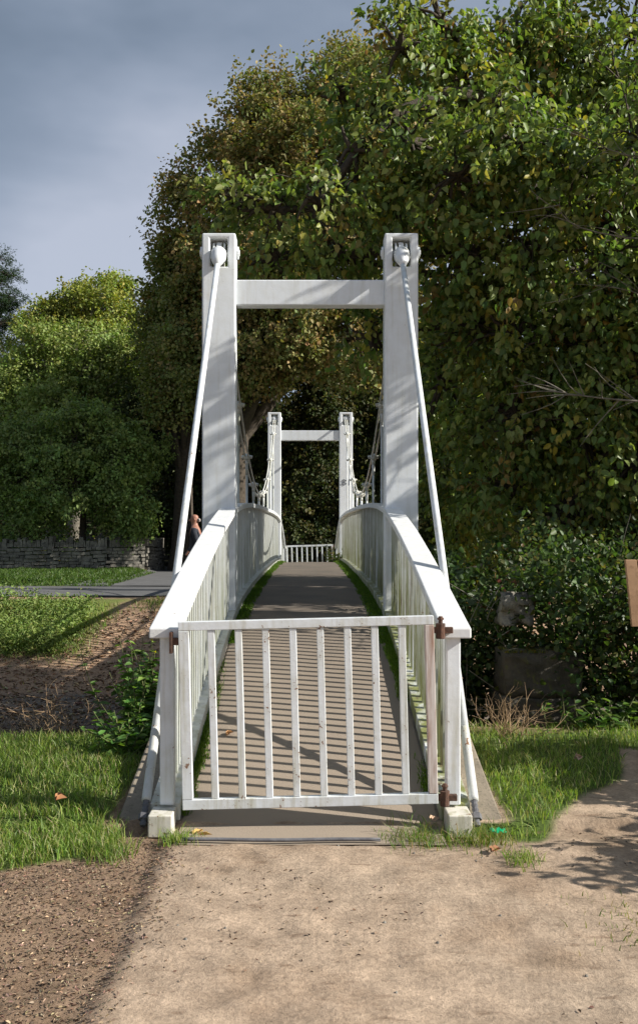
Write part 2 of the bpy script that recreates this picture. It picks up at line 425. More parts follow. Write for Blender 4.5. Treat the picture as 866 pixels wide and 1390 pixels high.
def blades(x, y, z, h, w, lean, cols):
    n = len(x); a = rng.uniform(0, 6.283, n); ux = np.cos(a); uy = np.sin(a)
    la = rng.uniform(0, 6.283, n); lx = np.cos(la) * lean * h; ly = np.sin(la) * lean * h
    v = np.zeros((n, 6, 3)); ww = w / 2
    for i, (t, k, bend) in enumerate(((0, 1, 0), (.55, .8, .35), (1, .12, 1))):
        for j, sg in ((0, -1), (1, 1)):
            v[:, i * 2 + j, 0] = x + sg * ux * ww * k + lx * bend; v[:, i * 2 + j, 1] = y + sg * uy * ww * k + ly * bend
            v[:, i * 2 + j, 2] = z + h * t * (1 - .25 * lean * bend)
    b_ = np.arange(n)[:, None] * 6
    f = np.concatenate([b_ + np.array([[0, 1, 3, 2]]), b_ + np.array([[2, 3, 5, 4]])], 0)
    return v.reshape(-1, 3), f, np.repeat(cols, 6, 0)
GP = [(.15, .23, .045), (.22, .32, .06), (.29, .37, .10), (.40, .38, .20), (.10, .17, .035)]

# ------------------------------------------------------------------ footbridge
YN, YF, YM = 4.64, 24.66, 14.65
prof = np.array([(4.0, -.13), (4.64, .0), (5.9, .28), (7.0, .49), (8.2, .67), (9.2, .735), (10.4, .77), (12.5, .797), (14.65, .80)])
_yy = np.linspace(4.0, 14.65, 400); _zz = np.interp(_yy, prof[:, 0], prof[:, 1])
for _ in range(60): _zz[1:-1] = (_zz[:-2] + _zz[2:]) / 2 * .9 + _zz[1:-1] * .1
def DZ(y):
    y = np.asarray(y, float); y = np.where(y > YM, 2 * YM - y, y)
    return np.interp(y, _yy, _zz)
def pr(y0, y1, st=.25):
    n = max(2, int(round((y1 - y0) / st)) + 1)
    return [(float(y), float(DZ(y))) for y in np.linspace(y0, y1, n)]
BR = empty('footbridge', (0, YM, 0), 'white painted steel suspension footbridge arching over the brook', 'bridge')
# asphalt deck, main slab, ramps
v = []; f = []
yl = np.concatenate([np.arange(4.35, 24.95, .06)]); xl = np.linspace(-.64, .64, 33)
Xd, Yd = np.meshgrid(xl, yl)
Zd = DZ(Yd) + .004 - .01 * (np.abs(Xd) / .64) ** 4 + .0025 * fbm(Xd, Yd, 6, 3, 14)
Zd = np.where(Yd < 4.64, np.maximum(Zd, -.012 + .004 * fbm(Xd, Yd, 8, 2, 2)), Zd)
nxd = len(xl); ii = (np.arange(len(yl) - 1)[:, None] * nxd + np.arange(nxd - 1)[None]).ravel()
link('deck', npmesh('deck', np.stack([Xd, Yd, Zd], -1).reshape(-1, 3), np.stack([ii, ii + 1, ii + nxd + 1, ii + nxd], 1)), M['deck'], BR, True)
mb = MB(); mb.sweep(pr(8.6, 20.7), -.80, .80, -.20, -.02); mb.build('deck_slab', M['concrete'], BR)
for y0, y1 in ((4.62, 8.62), (20.68, 24.68)):
    mb = MB(); pts = pr(y0, y1)
    vv = []; ff = []
    for (y, z) in pts: vv += [(-.972, y, -1.6), (.972, y, -1.6), (.972, y, z - .012), (-.972, y, z - .012)]
    for i in range(len(pts) - 1):
        a = i * 4
        for k in range(4):
            k2 = (k + 1) % 4; ff.append((a + k, a + k2, a + 4 + k2, a + 4 + k))
    ff.append((3, 2, 1, 0)); e = (len(pts) - 1) * 4; ff.append((e, e + 1, e + 2, e + 3))
    mb.raw(vv, ff); mb.build('abutment', M['concrete'], BR, bevel=.012)
# edge beams, handrails, end posts, balusters
sp = .0925; hb0, hb1 = .088, .93
def bal_mb(z0=0, z1=hb1 - hb0 + .01, y=0, x=0, t=.0125):
    mb = MB(); k = 5
    for i in range(k):
        a = z0 + (z1 - z0) * i / k; c_ = z0 + (z1 - z0) * (i + 1) / k
        vv = [(x - t, y - t, a), (x + t, y - t, a), (x + t, y + t, a), (x - t, y + t, a), (x - t, y - t, c_), (x + t, y - t, c_), (x + t, y + t, c_), (x - t, y + t, c_)]
        mb.raw(vv, [(0, 1, 5, 4), (1, 2, 6, 5), (2, 3, 7, 6), (3, 0, 4, 7)] + ([(0, 3, 2, 1)] if i == 0 else []) + ([(4, 5, 6, 7)] if i == k - 1 else []),
               [i / k] * 4 + [(i + 1) / k] * 4)
    return mb
for s, mrail, sidename in ((-1, M['rail_left'], 'left'), (1, M['rail_right'], 'right')):
    x0, x1 = sorted((s * .652, s * .80))
    mb = MB(); mb.sweep(pr(4.662, 24.63), x0, x1, -.003, .085, [.0, .0, .15, .15])
    # ends of the beam thicken to pale feet
    o = mb.build('edge_beam', M['dirty'] if s < 0 else M['rail_right'], BR, bevel=.004)
    mb = MB(); fx0, fx1 = sorted((s * .668, s * .785)); mb.box(fx0, fx1, 4.50, 4.66, -.03, .078); mb.build('foot', M['foot'], BR, bevel=.006)
    mb = MB(); mb.sweep([(y, z) for y, z in pr(24.64, 24.94)], s * .665 if s > 0 else -.792, .792 if s > 0 else -.665, .0, .094); mb.build('foot', M['paint_gate'], BR, bevel=.006)
    hx0, hx1 = sorted((s * .648, s * .797))
    mb = MB(); segs = [(4.60, 6.15)]; y = 6.15
    while y < 23.1: segs.append((y + .003, min(y + .27, 23.15))); y += .27
    segs.append((23.153, 24.70))
    for a, c_ in segs:
        if c_ - a > .01: mb.sweep(pr(a, c_ - (.006 if c_ < 10 and c_ > 6.2 else 0), .14), hx0, hx1, .93, .982)
    mb.build('handrail', M['rail_cap'], BR, bevel=.007)
    for yy in (4.66, 24.60):
        z = float(DZ(yy)); xa, xb = sorted((s * .677, s * .748))
        mb = MB(); mb.box(xa, xb, yy - .03, yy + .035, z + .085, z + .935, (0.2, 1)); mb.build('end_post', M['paint'], BR, bevel=.006)
    ys_ = np.arange(4.80, 24.55, sp); near = ys_[:50]; rest = ys_[50:]
    proto = None
    for y in near:
        if 8.17 < y < 8.43: continue
        if proto is None:
            o = bal_mb().build('baluster', mrail, BR); proto = o
        else:
            o = proto.copy(); COL.objects.link(o)
        o.location = (s * .722, y, float(DZ(y)) + hb0 - .006)
        o.parent = BR; o.matrix_parent_inverse = parent_inv(BR)
    mb = MB()
    for y in rest:
        if 20.87 < y < 21.13: continue
        q = bal_mb(); z = float(DZ(y)) + hb0 - .006
        mb.raw([(a + s * .722, b_ + y, c_ + z) for a, b_, c_ in q.v], q.f, q.h)
    o = mb.build('baluster', mrail, BR); o['kind'] = 'stuff'
# towers
def cells(mb, xs_, zs_, y0, y1, holes):
    for i in range(len(xs_) - 1):
        for j in range(len(zs_) - 1):
            if (i, j) in holes: continue
            A = [(xs_[i], zs_[j]), (xs_[i + 1], zs_[j]), (xs_[i + 1], zs_[j + 1]), (xs_[i], zs_[j + 1])]
            mb.raw([(a, y0, z) for a, z in A], [(0, 1, 2, 3)]); mb.raw([(a, y1, z) for a, z in A], [(3, 2, 1, 0)])
            for di, dj, e in ((0, -1, (0, 1)), (1, 0, (1, 2)), (0, 1, (2, 3)), (-1, 0, (3, 0))):
                q = (i + di, j + dj)
                if q in holes or not (0 <= q[0] < len(xs_) - 1) or not (0 <= q[1] < len(zs_) - 1):
                    a, c_ = A[e[0]], A[e[1]]
                    mb.raw([(a[0], y0, a[1]), (c_[0], y0, c_[1]), (c_[0], y1, c_[1]), (a[0], y1, a[1])], [(3, 2, 1, 0)])
TOP = 4.075
for yf, sg in ((8.2, -1), (20.9, 1)):
    y0, y1 = yf, yf + .2
    for s in (-1, 1):
        xa, xb = sorted((s * .657, s * .952)); w = xb - xa
        mb = MB(); cells(mb, [xa, xa + .07, xb - .07, xb], [-.6, 3.78, 4.03, TOP], y0, y1, {(1, 1)})
        me_o = mb.build('tower_post', M['paint_tower'], BR)
        bm = bmesh.new(); bm.from_mesh(me_o.data); bmesh.ops.remove_doubles(bm, verts=bm.verts, dist=1e-4)
        bmesh.ops.recalc_face_normals(bm, faces=bm.faces)
        bmesh.ops.dissolve_limit(bm, angle_limit=.01, verts=bm.verts, edges=bm.edges); bm.to_mesh(me_o.data); bm.free()
        bv = me_o.modifiers.new('b', 'BEVEL'); bv.width = .014; bv.segments = 3; bv.limit_method = 'ANGLE'
        cx = (xa + xb) / 2
        mb = MB(); mb.tube([(xa - .03, y0 + .1, 3.925), (xb + .03, y0 + .1, 3.925)], .028, 10)
        mb.tube([(xa - .022, y0 + .1, 3.925), (xa - .002, y0 + .1, 3.925)], .055, 14); mb.tube([(xb + .002, y0 + .1, 3.925), (xb + .022, y0 + .1, 3.925)], .055, 14)
        mb.build('pin', M['paint'], me_o, bevel=.002)
        mb = MB(); mb.tube([(cx - .055, y0 + .1, 3.93), (cx - .038, y0 + .1, 3.93)], .085, 18); mb.tube([(cx + .038, y0 + .1, 3.93), (cx + .055, y0 + .1, 3.93)], .085, 18)
        mb.tube([(cx - .022, y0 + .1, 3.93), (cx + .022, y0 + .1, 3.93)], .09, 18)
        mb.build('saddle', M['paint'], me_o, bevel=.003)
        # back stay: rod from a cone socket in the slot down to the ground anchor outside the railing
        yo = y0 + .1 + sg * .12
        topp = Vector((cx, yo, 3.87)); botp = Vector((s * .80, YN + .03 if sg < 0 else YF - .03, .10))
        botp.x = s * .822
        if sg > 0: topp.y = y1 - .1 + .12
        d_ = (botp - topp).normalized()
        mb = MB(); mb.tube([topp + d_ * .10, botp - d_ * .12], .0235, 12); rod = mb.build('stay_rod', M['paint'], BR, smooth=True)
        mb = MB(); mb.tube([topp - d_ * .07, topp - d_ * .035, topp + d_ * .03, topp + d_ * .10, topp + d_ * .16], [.052, .068, .070, .048, .028], 14); mb.build('socket', M['paint'], rod, smooth=True)
        mb = MB(); mb.tube([botp - d_ * .42, botp - d_ * .40, botp - d_ * .02, botp], [.0236, .0245, .0245, .0238], 12); mb.build('sleeve', M['sleeve'], rod, smooth=True)
        mb = MB(); mb.tube([botp + d_ * (i * .012) for i in range(-1, 12)], [.014 + .004 * (i % 2) for i in range(13)], 10); mb.tube([botp + d_ * .07, botp + d_ * .10], .028, 6); mb.build('anchor_bolt', M['tar'], rod)
    mb = MB(); mb.box(-.66, .66, y0 + .03, y0 + .17, 3.445, 3.67); mb.build('crossbeam', M['paint_tower'], BR, bevel=.01)
    if sg > 0:
        mb = MB()      # faint hand painted figures on the near face of the far right post
        def stroke(pts, x, z, k):
            mb.tube([(x + a * k, y0 - .004, z + c_ * k) for a, c_ in pts], .007, 5)
        zz = EYE + (717 - 658) / F * y0
        stroke([(.5, 1), (0.1, .8), (.5, .5), (0.9, .8), (.5, 1)], .700, zz, .12); stroke([(.5, .5), (0, .2), (.5, -.1), (1, .2), (.5, .5)], .700, zz, .12)
        stroke([(0, .8), (.4, 1), (.4, -.1)], .82, zz, .12)
        mb.build('painted_number', M['ink'], BR)
# main cables with clamps and hangers
def cz(y): return .62 * 0 + 1.99 + 1.90 * ((y - YM) / 6.25) ** 2
for s in (-1, 1):
    xx = s * .805
    mb = MB()
    for dx in (-.022, .022):
        pts = []
        for y in np.linspace(8.36, 20.94, 60):
            pts.append((xx + dx, float(y), float(cz(y))))
        mb.tube(pts, .011, 8)
    cab = mb.build('main_cable', M['dirty'], BR, smooth=True)
    for k in range(9):
        y = YM + (k - 4) * 1.40; z = float(cz(y)); dz_ = 2 * 1.90 * (y - YM) / 6.25 ** 2
        t = Vector((0, 1, dz_)).normalized(); c0 = Vector((xx, y, z))
        mb = MB(); mb.tube([c0 - t * .05, c0 - t * .035, c0 + t * .035, c0 + t * .05], [.03, .042, .042, .03], 10)
        for q in (-1, 1): mb.tube([c0 + Vector((q * .035, 0, .01)), c0 + Vector((q * .068, 0, .0))], .022, 8)
        mb.tube([c0 + Vector((0, 0, -.09)), c0 + Vector((0, 0, -.03))], .022, 8)
        mb.build('cable_clamp', M['dirty'], cab, smooth=True)
        mb = MB(); mb.tube([(xx, y, float(DZ(y)) - .05), (xx, y, z - .06)], .0145, 8); mb.tube([(xx, y, z - .22), (xx, y, z - .06)], .019, 8)
        mb.build('hanger', M['rail_left'] if s < 0 else M['paint'], BR, smooth=True)
# mossy strip and fallen sand is ground cover (below)

# ------------------------------------------------------------------ gates
def gate(name, label, y, rot, hinge_side, flip=1):
    g = empty(name, (0, y, .12), label, 'gate', 'white barred gates of the footbridge')
    w0, w1, z0, z1 = -.637, .617, .10, 1.025
    def R(x, z):
        c_, s_ = math.cos(rot), math.sin(rot); dx = x; dz = z - .56
        return (dx * c_ - dz * s_ * 1.0, .56 + dx * s_ + dz * c_)
    def bar(x, za, x2, zb, w, th, nm, m_, par=g, vertical=True):
        mb = MB()
        if vertical: A = [(x - w, za), (x + w, za), (x2 + w, zb), (x2 - w, zb)]
        else: A = [(x, za - w), (x2, zb - w), (x2, zb + w), (x, za + w)]
        A = [R(a, z) for a, z in A]
        mb.raw([(a, y - th, z) for a, z in A] + [(a, y + th, z) for a, z in A], [(0, 1, 2, 3), (7, 6, 5, 4), (0, 4, 5, 1), (1, 5, 6, 2), (2, 6, 7, 3), (3, 7, 4, 0)])
        return mb.build(nm, m_, par, bevel=.003)
    M_ = M['paint_gate']
    bar(w0, z1 - .022, w1, z1 - .022, .022, .02, 'top_rail', M_, vertical=False)
    bar(w0, z0 + .025, w1, z0 + .025, .025, .02, 'bottom_rail', M_, vertical=False)
    bar(w0 + .026, z0 + .051, w0 + .026, z1 - .045, .026, .021, 'stile', M_)
    bar(w1 - .022, z0 + .051, w1 - .022, z1 - .045, .022, .021, 'stile', M['stile'])
    n = 8
    for k in range(n):
        x = w0 + .026 + (w1 - w0 - .048) * (k + 1) / (n + 1)
        bar(x, z0 + .051, x, z1 - .045, .0175, .015, 'bar', M_)
    for z in (.955, .13):
        zz = R(w1, z)[1]; xx = R(w1, z)[0]
        mb = MB(); mb.tube([(xx + .035, y, zz - .045), (xx + .035, y, zz + .03)], .024, 10); mb.tube([(xx + .035, y, zz + .03), (xx + .035, y, zz + .065)], .011, 8)
        mb.tube([(xx + .035, y, zz + .048), (xx + .035, y, zz + .058)], .018, 6)
        mb.box(xx + .003, xx + .095, y - .014, y + .014, zz - .018, zz + .012); mb.build('hinge', M['rust'], g, bevel=.002)
    xx, zz = R(w0, .93)
    mb = MB(); mb.box(xx - .03, xx - .002, y - .012, y + .012, zz - .02, zz + .015); mb.box(xx - .045, xx - .03, y - .02, y + .02, zz - .06, zz + .045); mb.build('latch', M['rust'], g, bevel=.002)
    return g
m, nt, b = mat('rust_streaked_stile'); c = mixc(nt, ramp(nt, [(.48, 0), (.64, 1)], noise(nt, 1, 6, stretch=(30, 30, 2.5))).outputs[0], (.66, .60, .56), (.36, .22, .16))
nt.links.new(c, b.inputs['Base Color']); b.inputs['Roughness'].default_value = .7; M['stile'] = m
gate('bridge_gate', 'white barred gate across the near end of the footbridge, rusty at its hinge stile', 4.585, math.radians(1.45), 1)
gate('bridge_gate', 'small distant white barred gate closing the far end of the footbridge', 24.72, math.radians(1.6), 1)

# ------------------------------------------------------------------ walls of field stone
def stone_wall(name, label, pts, h, th, group):
    root = empty(name, (pts[0][0], pts[0][1], float(H(*pts[0]))), label, 'stone wall', group)
    mb = MB(); cp = MB()
    for (a, b_) in zip(pts[:-1], pts[1:]):
        a = np.array(a, float); b_ = np.array(b_, float); L = np.linalg.norm(b_ - a); u = (b_ - a) / L; nrm = np.array([-u[1], u[0]])
        rows = 7; z0 = 0
        for r in range(rows):
            hh = h * .82 / rows; x = -rng.uniform(0, .2)
            while x < L:
                w = rng.uniform(.10, .45); e = min(x + w, L)
                xa = max(x, -.16)
                if e - xa > .03:
                    off = rng.uniform(-.05, .03)
                    for_z = float(H(*(a + u * (xa + e) / 2)))
                    p = [a + u * (xa + .008) + nrm * (-th / 2 + off), a + u * (e - .008) + nrm * (-th / 2 + off), a + u * (e - .008) + nrm * (th / 2 + off), a + u * (xa + .008) + nrm * (th / 2 + off)]
                    wv = .022 * math.sin(xa * 3.1 + r * .6) + .012 * math.sin(xa * 7.7 + r); za = for_z - .05 + r * hh + rng.uniform(0, .02) + wv; zb = for_z - .05 + (r + 1) * hh - rng.uniform(.0, .02) + wv
                    vv = [(q[0], q[1], za) for q in p] + [(q[0], q[1], zb) for q in p]
                    mb.raw(vv, [(3, 2, 1, 0), (4, 5, 6, 7), (0, 1, 5, 4), (1, 2, 6, 5), (2, 3, 7, 6), (3, 0, 4, 7)])
                x += w
        x = 0
        while x < L:
            w = rng.uniform(.05, .16); zc = float(H(*(a + u * x))); top = h * rng.uniform(.93, 1.16)
            e = min(x + w * .9, L); lean = rng.uniform(-.03, .03)
            p = [a + u * x + nrm * (-th * .45), a + u * e + nrm * (-th * .45), a + u * e + nrm * th * .45, a + u * x + nrm * th * .45]
            cp.raw([(q[0], q[1], zc + h * .78) for q in p] + [(q[0] + lean, q[1], zc + top - rng.uniform(0, .04)) for q in p], [(3, 2, 1, 0), (4, 5, 6, 7), (0, 1, 5, 4), (1, 2, 6, 5), (2, 3, 7, 6), (3, 0, 4, 7)])
            x += w
    mb.build('masonry', M['stone_pale'], root); cp.build('coping', M['stone_pale'], root)
stone_wall('stone_wall', 'low dark field stone wall on the left, ending in a sunlit patchy corner beside the lane', [(-16, 30.2), (-8.2, 30.0), (-6.6, 30.3), (-5.6, 31.0), (-5.3, 32.5)], .95, .45, 'field stone walls under the wood')
stone_wall('stone_wall', 'far shaded field stone wall running behind the lane and the far gate', [(-9, 37.2), (-2, 36.6), (5, 35.5), (14, 34.5)], 1.0, .45, 'field stone walls under the wood')

# ------------------------------------------------------------------ trees
# big lime beside the bridge on the right, its boughs reaching over the near tower
def clear_bridge(p):
    x, y, z = p[:, 0], p[:, 1], p[:, 2]
    bad = (x < 1.12) & (z < 4.0) & (y < 8.9) | (x < 1.15) & (z < 3.35) | (y < 7.75) & (x < 2.95) | (y < 8.15) & (x < 2.2)
    hole = (fbm(x * 1.0 + z, y + z * .7, 2.8, 2, 5) > .75)
    return ~bad & ~hole
nb = [(3.9, 7.5, 5.0, .9, .3, .7), (3.7, 7.4, 3.7, .7, .25, .5), bl(322, 268, 9.4, 38, 26), bl(372, 285, 9.2, 45, 36), bl(430, 275, 9.0, 52, 46), bl(480, 205, 9.2, 50, 42), bl(455, 120, 9.8, 26, 34), bl(505, 150, 10, 48, 40), bl(555, 190, 9.4, 65), bl(545, 65, 9.6, 42, 50),  # first two blobs: foliage out of frame, added to streak light on the tower
      bl(600, 30, 10.0, 55), bl(630, 110, 10.0, 75), bl(700, 50, 10.6, 80), bl(790, 80, 10.8, 90), bl(860, 40, 11.0, 90), bl(850, 130, 10.0, 70), bl(540, 275, 9.6, 60, 45), bl(620, 240, 9.0, 75), bl(700, 190, 8.7, 70),
      bl(780, 230, 8.8, 80), bl(860, 200, 8.5, 75), bl(375, 345, 9.6, 48, 26), bl(470, 350, 9.8, 60, 24), bl(640, 350, 9.3, 75), bl(720, 330, 9.1, 80), bl(820, 350, 9.1, 95), bl(640, 450, 9.6, 60), bl(700, 450, 9.3, 80),
      bl(800, 470, 9.2, 90), bl(870, 500, 9.0, 80), bl(505, 455, 9.9, 34, 50), bl(600, 520, 10.2, 36, 70), bl(700, 560, 9.5, 75), bl(790, 590, 9.4, 85), bl(870, 620, 9.2, 80), bl(690, 660, 9.7, 55), bl(770, 690, 9.5, 80), bl(850, 720, 9.3, 60),
      (3.7, 9.0, 3.9, 1.0, .9, .9), (4.4, 9.2, 3.0, 1.4, 1.1, 1.3), (5.4, 10.2, 3.8, 1.4, 1.5, 1.3), (3.2, 11, 6.2, 1.5, 1.2, .9), (4.6, 12, 5.2, 1.4, 1.2, 1.0), (5.4, 9.6, 1.8, 1.3, 1.2, 1.2),
      (2.4, 12.0, 4.0, 1.1, 1.0, 1.5), (2.2, 12.0, 2.2, .9, .9, 1.2)]
lime = [(.12, .185, .048), (.19, .26, .065), (.33, .37, .11), (.07, .115, .035), (.42, .33, .05), (.30, .15, .05)]
near_tree = tree('lime_tree', 'large broad leaved tree with big glossy green and some yellow leaves overhanging the right tower', 'tree', (4.3, 10.9, -.9), (4.1, 10.6, 5.6), .30, nb, 8300, 13, .36, .086,
     lime, [5, 6, 3.5, 4, .9, .6], M['leaf'], M['bark'], droop=.8, subs=16, wd=.66, patch=clear_bridge, fork=.78, cr=.15, K=18)
# bare pale boughs coming in from the right
db = Tubes()
def bare(p, q, r, n=9):
    db = Tubes()
    c0 = curve(p, q, .10, 9, -.10); db.add(c0, np.linspace(r, r * .25, 9), 5)
    for i in range(n):
        s = c0[rng.integers(1, 8)]; L = rng.uniform(.2, .55)
        d_ = unit((np.array(q) - np.array(p)) + rng.normal(0, 1, 3) * np.linalg.norm(np.array(q) - np.array(p)) * np.array([.45, .3, .6]))
        db.add(curve(s, s + d_ * L, .04, 5), np.linspace(r * .45, .0018, 5), 4)
    db.build('dead_bough', M['bark_pale'], near_tree)
bare(P(930, 545, 8.0), P(745, 530, 7.9), .014, 16); bare(P(930, 330, 8.1), P(760, 265, 8.0), .010, 8); bare(P(930, 190, 8.1), P(740, 150, 8.2), .009, 7); bare(P(900, 420, 8.2), P(780, 385, 8.1), .007, 6)

autumn = [(.30, .21, .09), (.36, .28, .11), (.24, .26, .09), (.15, .20, .06), (.44, .27, .12)]
G1 = 'trees of the wood beyond the lane'
tree('sycamore_tree', 'tallest tree of the wood with thin brown autumn foliage, rising behind the near tower', 'tree', (-2.7, 31, 0), (-1.4, 31, 11), .55,
     [bl(480, 110, 31, 75, 55), bl(410, 160, 30, 80, 60), bl(350, 200, 30, 75, 55), bl(300, 260, 29.5, 62, 50), bl(262, 300, 30, 40, 40), bl(400, 260, 29, 95), bl(480, 230, 29, 100), bl(560, 140, 31, 80, 80), bl(330, 330, 29, 85), bl(430, 360, 28.5, 90),
      bl(520, 330, 29, 80), bl(600, 250, 30, 90), bl(400, 430, 29, 75, 60), bl(480, 460, 29, 80, 60), bl(350, 470, 29, 60)],
     9000, 18, .75, .125, autumn, [3, 3, 4, 5, .7], M['leaf_far'], M['bark'], G1, shell=.42, droop=.3, subs=40, lump=.35)
tree('sycamore_tree', 'olive brown tree leaning left of the tallest one, its crown edge ragged against the sky', 'tree', (-4.4, 32, 0), (-4.3, 32, 8), .4,
     [bl(268, 352, 31, 40, 34), bl(238, 408, 31, 34, 30), bl(275, 420, 30, 60), bl(248, 470, 31, 42), bl(290, 500, 30, 50), bl(245, 540, 31, 40), bl(215, 448, 32, 20)],
     4600, 18, .7, .12, autumn[:4], [1, 1, 4, 6], M['leaf_far'], M['bark'], G1, shell=.45, droop=.3, subs=30, lump=.35)
tree('ash_tree', 'pale yellow topped tree standing tallest on the left skyline', 'tree', (-11.2, 44, .5), (-11, 44, 9), .4,
     [bl(125, 410, 44, 48, 40), bl(90, 430, 44, 45, 36), bl(165, 425, 44, 36, 34), bl(60, 455, 44, 45, 34), bl(130, 470, 43, 70), bl(60, 500, 43, 60), bl(190, 470, 44, 40)],
     2800, 17, .75, .14, [(.30, .33, .07), (.38, .34, .07), (.22, .28, .06), (.15, .21, .05)], [4, 3, 4, 3], M['leaf_far'], M['bark_pale'], G1, shell=.45, droop=.3, subs=30, lump=.3)
tree('ash_tree', 'light green feathery tree in the left wood, below the yellow topped one', 'tree', (-10.0, 37, 0), (-9.8, 37, 7), .35,
     [bl(60, 500, 37, 60, 50), bl(125, 480, 37, 50, 45), bl(170, 500, 37, 45, 40), bl(20, 520, 37, 55, 50), bl(100, 545, 36.5, 70), bl(170, 560, 36.5, 50), bl(20, 590, 37, 55)],
     3000, 17, .7, .125, [(.25, .32, .09), (.32, .37, .11), (.17, .24, .06)], [4, 3, 3], M['leaf_far'], M['bark_pale'], G1, shell=.45, droop=.4, subs=30, lump=.3)
tree('ash_tree', 'dark green leafy tree whose thin trunk rises right behind the left stone wall', 'tree', (-7.6, 30.9, 0), (-7.5, 30.9, 4.6), .14,
     [bl(100, 590, 30.5, 55, 42), bl(60, 620, 30.5, 50, 40), bl(150, 610, 30.5, 50, 42), bl(30, 650, 30.5, 48, 36), bl(100, 655, 30, 60, 40), bl(165, 660, 30.5, 45, 36), bl(10, 600, 31, 45), bl(190, 620, 31, 30), bl(38, 700, 30.6, 36, 22), bl(172, 695, 30.6, 34, 22)],
     3000, 18, .55, .105, [(.20, .28, .08), (.27, .35, .10), (.14, .21, .07)], [4, 3, 3], M['leaf_far'], M['bark'], G1, shell=.5, droop=.5, subs=26)
# pine on the left edge
tree('pine_tree', 'dark pine with tiered branches cut by the left edge of the picture', 'tree', (-17.2, 50, 2), (-17.2, 50, 15.4), .3,
     [bl(-5, 352, 50, 16, 9), bl(8, 372, 50, 18, 8), bl(-8, 385, 50, 26, 8), bl(10, 402, 50, 20, 8), bl(-12, 415, 50, 30, 9), bl(0, 440, 50, 30, 12), bl(-30, 400, 50, 25, 25), bl(-10, 480, 50, 40, 30)],
     1100, 26, .5, .12, [(.03, .06, .025), (.04, .075, .03)], [1, 1], M['leaf_far'], M['bark'], G1, shell=.6, droop=.0, subs=20, wd=.25)
# dark trees closing the view behind the bridge
dk = [(.05, .07, .024), (.075, .09, .03), (.15, .12, .045), (.035, .055, .018)]
for (cx, Yt, lab, wts) in ((330, 35, 'dark ivy green tree seen left of the far tower', [4, 3, 1, 3]), (430, 33.5, 'dark tree framed inside the far tower, a few brown leaves low in its crown', [3, 3, 2.2, 3]), (530, 34.5, 'dark tree seen just right of the far tower', [4, 3, 1, 3]),
                           (620, 33, 'dark tree glimpsed between the right stay rod and the near right tree', [4, 3, 1, 4]), (240, 36, 'dark tree behind the walking man left of the bridge', [4, 3, 1, 3])):
    x = (cx - VX) / F * Yt
    tree('holly_tree', lab, 'tree', (x, Yt, 0), (x + .2, Yt, 5), .25,
         [bl(cx, 520, Yt, 55, 60), bl(cx - 30, 590, Yt, 50, 50), bl(cx + 30, 580, Yt - .5, 50, 55), bl(cx, 650, Yt - .6, 60, 50), bl(cx - 20, 710, Yt - 1, 55, 25), bl(cx + 30, 700, Yt - 1, 50, 30), bl(cx, 460, Yt, 45, 50)],
         2300, 17, .6, .12, dk, wts, M['leaf_far'], M['bark'], G1, shell=.55, droop=.4, subs=16)
# wood on the hill behind: one mass
def mass(name, kindlabel, n, fx, ll, palette, wts, per=14, spread=.5, m_=None, wd=.75):
    pos = fx(n); n = len(pos)
    pts = np.repeat(pos, per, 0) + rng.normal(0, spread, (n * per, 3)) * np.array([1, 1, .7])
    N_ = n * per
    sz = ll * rng.uniform(.6, 1.3, N_)
    v, f = leaf_geo(pts, rng.normal(0, 1, (N_, 3)) + np.array([0, 0, -.2]), rng.normal(0, .6, (N_, 3)) + np.array([0, -.4, .6]), sz, sz * wd)
    cw = np.repeat(pal(palette, wts, n, .25), per, 0) * .6 + pal(palette, wts, N_, .2) * .4
    o = link(name, npmesh(name, v, f, np.repeat(cw.clip(.004, .9), 6, 0)), m_ or M['leaf_far'])
    return tag(o, kindlabel[0], kindlabel[1], kind='stuff')
def fx(n):
    x = rng.uniform(-30, 26, n); y = rng.uniform(44, 62, n)
    top = 6.0 + 1.2 * np.sin(x * .5) + 2.0 * (x > 0)
    return np.stack([x, y, H(x, y) + rng.uniform(0, 1, n) ** .6 * top], 1)
mass('woodland', ('dark mixed wood closing the slope behind the trees', 'woodland'), 6500, fx, .30, dk + [(.10, .12, .03)], [4, 3, 2, 3, 2], 12, .55)
def fx(n):
    x = rng.uniform(-17, 15, n); y = np.where(x < -6, rng.uniform(31.9, 36, n), rng.uniform(38, 42, n)); k = fbm(x, y, 1.1, 3, 4) > -.15; x, y = x[k], y[k]; n = len(x)
    return np.stack([x, y, H(x, y) + rng.uniform(0, 1, n) * (1.1 + .7 * fbm(x, y, 1.5, 3, 6)).clip(.3)], 1)
mass('undergrowth', ('shaded nettles, ferns and saplings growing behind the stone walls', 'undergrowth'), 2200, fx, .12, [(.09, .15, .04), (.16, .22, .06), (.05, .09, .03), (.32, .16, .05)], [4, 3, 3, .8], 14, .25)

